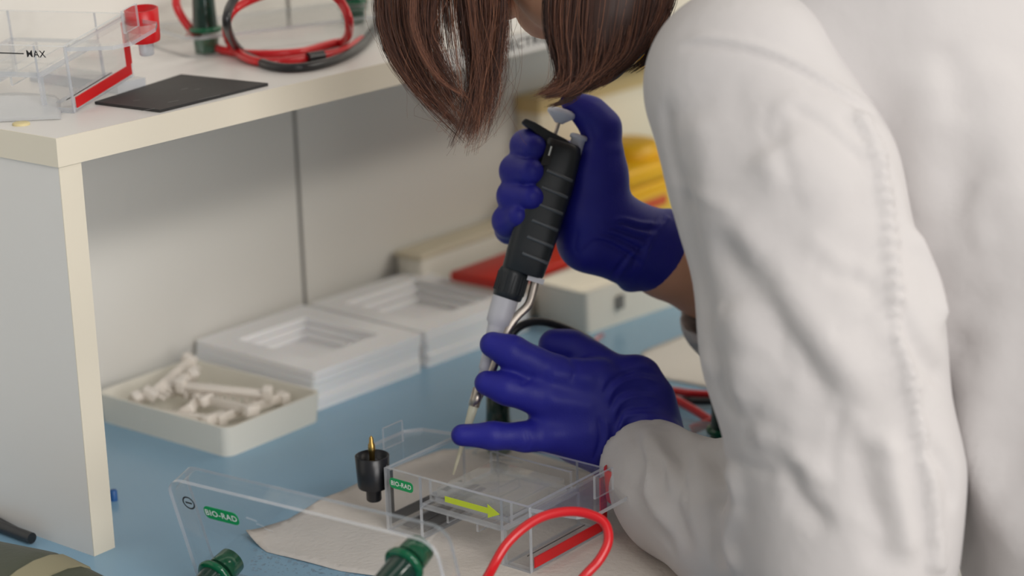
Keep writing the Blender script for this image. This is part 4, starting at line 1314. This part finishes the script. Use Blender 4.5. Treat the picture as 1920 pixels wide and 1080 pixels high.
class Strands:
    def __init__(s):
        s.v, s.f, s.t = [], [], []
        s.n = 0
    def add(s, P, r0, r1, tone):
        n = len(P)
        t = np.gradient(P, axis=0)
        t /= np.linalg.norm(t, axis=1)[:, None] + 1e-9
        a = np.cross(t, FW); a /= np.linalg.norm(a, axis=1)[:, None] + 1e-9
        b = np.cross(t, a)
        rr = np.linspace(1, 0, n)[:, None] ** 0.6 * (r0 - r1) + r1
        V = np.stack([P + rr * (math.cos(q) * a + math.sin(q) * b) for q in (0.3, 2.4, 4.5)], 1).reshape(-1, 3)
        i = np.arange(n - 1)[:, None] * 3
        fs = []
        for k_ in range(3):
            k2 = (k_ + 1) % 3
            fs.append(np.concatenate([i + k_, i + k2, i + 3 + k2, i + 3 + k_], 1))
        s.v.append(V); s.f.append(np.vstack(fs) + s.n)
        s.t.append(np.full(len(V), tone)); s.n += len(V)
    def lock(s, guides, count, spread, dsp, r=0.00016, tone=(0.2, 0.8), frizz=2.0, lens=(0.75, 1.0), npt=12):
        """guides: list of px polylines (px, py, depth) of equal length; strands blend neighbouring guides"""
        gs = [spline(g, npt) for g in guides]
        for _ in range(count):
            if len(gs) > 1:
                x = rng.uniform(0, len(gs) - 1)
                i = min(int(x), len(gs) - 2)
                u = x - i
                q = gs[i] * (1 - u) + gs[i + 1] * u
            else:
                q = gs[0].copy()
            L_ = rng.uniform(*lens)
            tt = np.linspace(0, L_, npt)
            q = np.stack([np.interp(tt, np.linspace(0, 1, npt), q[:, c]) for c in range(3)], 1)
            off = rng.normal(size=2) * spread
            ph, am, kk = rng.uniform(0, 6.28), rng.normal() * frizz, rng.uniform(1.5, 5)
            q[:, 0] += off[0] * (0.5 + 0.5 * tt) + am * np.sin(kk * tt * 3 + ph) * tt
            q[:, 1] += off[1] * 0.4 + 0.4 * am * np.cos(kk * tt * 2 + ph) * tt
            q[:, 2] += rng.normal() * dsp
            P = np.array([D(*p) for p in q])
            s.add(P, r * rng.uniform(0.7, 1.4), r * 0.45, float(np.clip(rng.uniform(*tone) + rng.normal() * 0.1, 0, 1)))
    def build(s, name, parent):
        v = np.vstack(s.v); f = np.vstack(s.f)
        o = np_mesh(name, v, f, M_hair, parent, None, 'stuff')
        at = o.data.attributes.new('tone', 'FLOAT', 'POINT')
        at.data.foreach_set('value', np.concatenate(s.t).astype(np.float32))
        return o
H_ = Strands()
# fringe hanging from the forehead: left lock, right lock, thin veil between
d1 = 1.43
gl = [[(735, -170, d1), (705, -40, d1), (716, 70, d1), (768, 165, d1), (858, 252, d1)],
      [(770, -170, d1), (745, -40, d1), (752, 70, d1), (795, 160, d1), (866, 246, d1)],
      [(800, -170, d1), (782, -40, d1), (785, 60, d1), (812, 140, d1), (868, 228, d1)],
      [(830, -170, d1), (815, -40, d1), (806, 50, d1), (830, 130, d1), (872, 214, d1)]]
gr = [[(845, -170, d1), (855, -40, d1), (872, 70, d1), (880, 160, d1), (862, 262, d1)],
      [(880, -170, d1), (890, -40, d1), (895, 70, d1), (892, 165, d1), (872, 272, d1)],
      [(915, -170, d1), (925, -40, d1), (922, 70, d1), (912, 165, d1), (886, 266, d1)],
      [(940, -170, d1), (944, -40, d1), (942, 60, d1), (934, 160, d1), (902, 258, d1)]]
H_.lock(gl, 420, 10, 0.012, tone=(0.0, 0.6), frizz=5, lens=(0.55, 0.95))
H_.lock(gr, 380, 8, 0.012, tone=(0.0, 0.55), frizz=5, lens=(0.55, 0.98))
H_.lock([gl[0], gl[1], gl[2], gl[3], gr[0], gr[1], gr[2], gr[3]], 750, 9, 0.012, tone=(0.0, 0.5), frizz=3, lens=(0.45, 0.62))
for (gg, nl) in ((gl, 17), (gr, 15)):            # separate wisps that fan out at the tips
    for i in range(nl):
        x = (i + rng.uniform(-.3, .3)) / nl * 2.99
        x = min(max(x, 0), 2.98); k_ = int(x); u = x - k_
        c_ = np.array(gg[k_]) * (1 - u) + np.array(gg[k_ + 1]) * u
        dx, dy = rng.normal() * 17, rng.normal() * 16
        c_[-1, 0] += dx; c_[-1, 1] += dy - 4
        c_[-2, 0] += dx * 0.25 + rng.normal() * 6
        c_[2, 0] += rng.normal() * 7
        c_[:, 2] += rng.normal() * 0.012
        c2_ = c_.copy(); c2_[:-1, 0] += 11; c2_[-1, 0] += 3
        t0 = [0.05, 0.4, 0.2, 0.5, 0.3, 0.1, 0.45][i % 7]
        H_.lock([c_.tolist(), c2_.tolist()], 52, 4.0, 0.006, r=0.00017, tone=(max(0, t0 - 0.15), t0 + 0.35), frizz=5, lens=(0.62, 1.03), npt=14)
H_.lock([gl[2], gl[3], gr[0], gr[1]], 420, 9, 0.012, tone=(0.0, 0.6), frizz=3, lens=(0.42, 0.60))
H_.lock([gl[3], gr[0]], 45, 8, 0.012, tone=(0.2, 0.8), frizz=8)
H_.lock([gl[0], gl[1], gl[2], gr[1], gr[2], gr[3]], 170, 16, 0.02, r=0.00011, tone=(0.3, 0.9), frizz=18, lens=(0.85, 1.06), npt=20)
H_.lock([gl[1], gl[3], gr[1], gr[3]], 90, 16, 0.02, r=0.00012, tone=(0.35, 0.95), frizz=22, lens=(0.92, 1.10), npt=22)
H_.lock([gr[2], gr[3]], 30, 14, 0.02, r=0.00011, tone=(0.2, 0.8), frizz=20, lens=(0.8, 1.1), npt=22)
# side hair, cut to the chin, ends flicking forward
d2 = 1.375
gb = [[(1050, -150, d2 + .02), (1022, -20, d2 + .01), (1022, 60, d2 + .01), (1036, 120, d2 + .01), (1026, 160, d2 + .01), (998, 176, d2 + .01)],
      [(1095, -160, d2), (1066, -20, d2), (1060, 60, d2), (1068, 125, d2), (1052, 168, d2), (1012, 183, d2)],
      [(1130, -160, d2), (1112, -20, d2), (1105, 60, d2), (1100, 120, d2), (1080, 160, d2), (1040, 180, d2)],
      [(1165, -160, d2), (1152, -20, d2), (1142, 55, d2), (1132, 110, d2), (1108, 148, d2), (1068, 174, d2)],
      [(1200, -160, d2), (1192, -20, d2), (1182, 45, d2), (1165, 95, d2), (1138, 130, d2), (1095, 160, d2)],
      [(1235, -160, d2 + .01), (1232, -20, d2 + .01), (1222, 30, d2 + .01), (1200, 75, d2 + .01), (1170, 110, d2 + .01), (1130, 138, d2 + .01)],
      [(1262, -150, d2 + .02), (1262, -30, d2 + .02), (1250, 15, d2 + .02), (1232, 55, d2 + .02), (1205, 88, d2 + .02), (1168, 118, d2 + .02)]]
for i in range(26):                               # locks of one tone each, dark or chestnut
    x = i / 26 * 5.9
    k_ = int(x)
    u = x - k_
    a_, b_ = np.array(gb[k_]), np.array(gb[k_ + 1])
    c_ = a_ * (1 - u) + b_ * u
    c_[-2:, 0] += rng.normal() * 8; c_[-2:, 1] += rng.normal() * 6; c_[3, 0] += rng.normal() * 5
    c2_ = c_.copy(); c2_[:, 0] += 17
    t0 = [0.0, 0.32, 0.08, 0.45, 0.0, 0.2, 0.03][i % 7]
    H_.lock([c_.tolist(), c2_.tolist()], 165, 3.5, 0.004, r=0.00019, tone=(t0, t0 + 0.22), frizz=2.5, lens=(0.82, 1.0))
H_.lock(gb, 260, 10, 0.010, r=0.00012, tone=(0.3, 0.9), frizz=7, lens=(0.9, 1.03))
H_.build('hair_strands', hair)
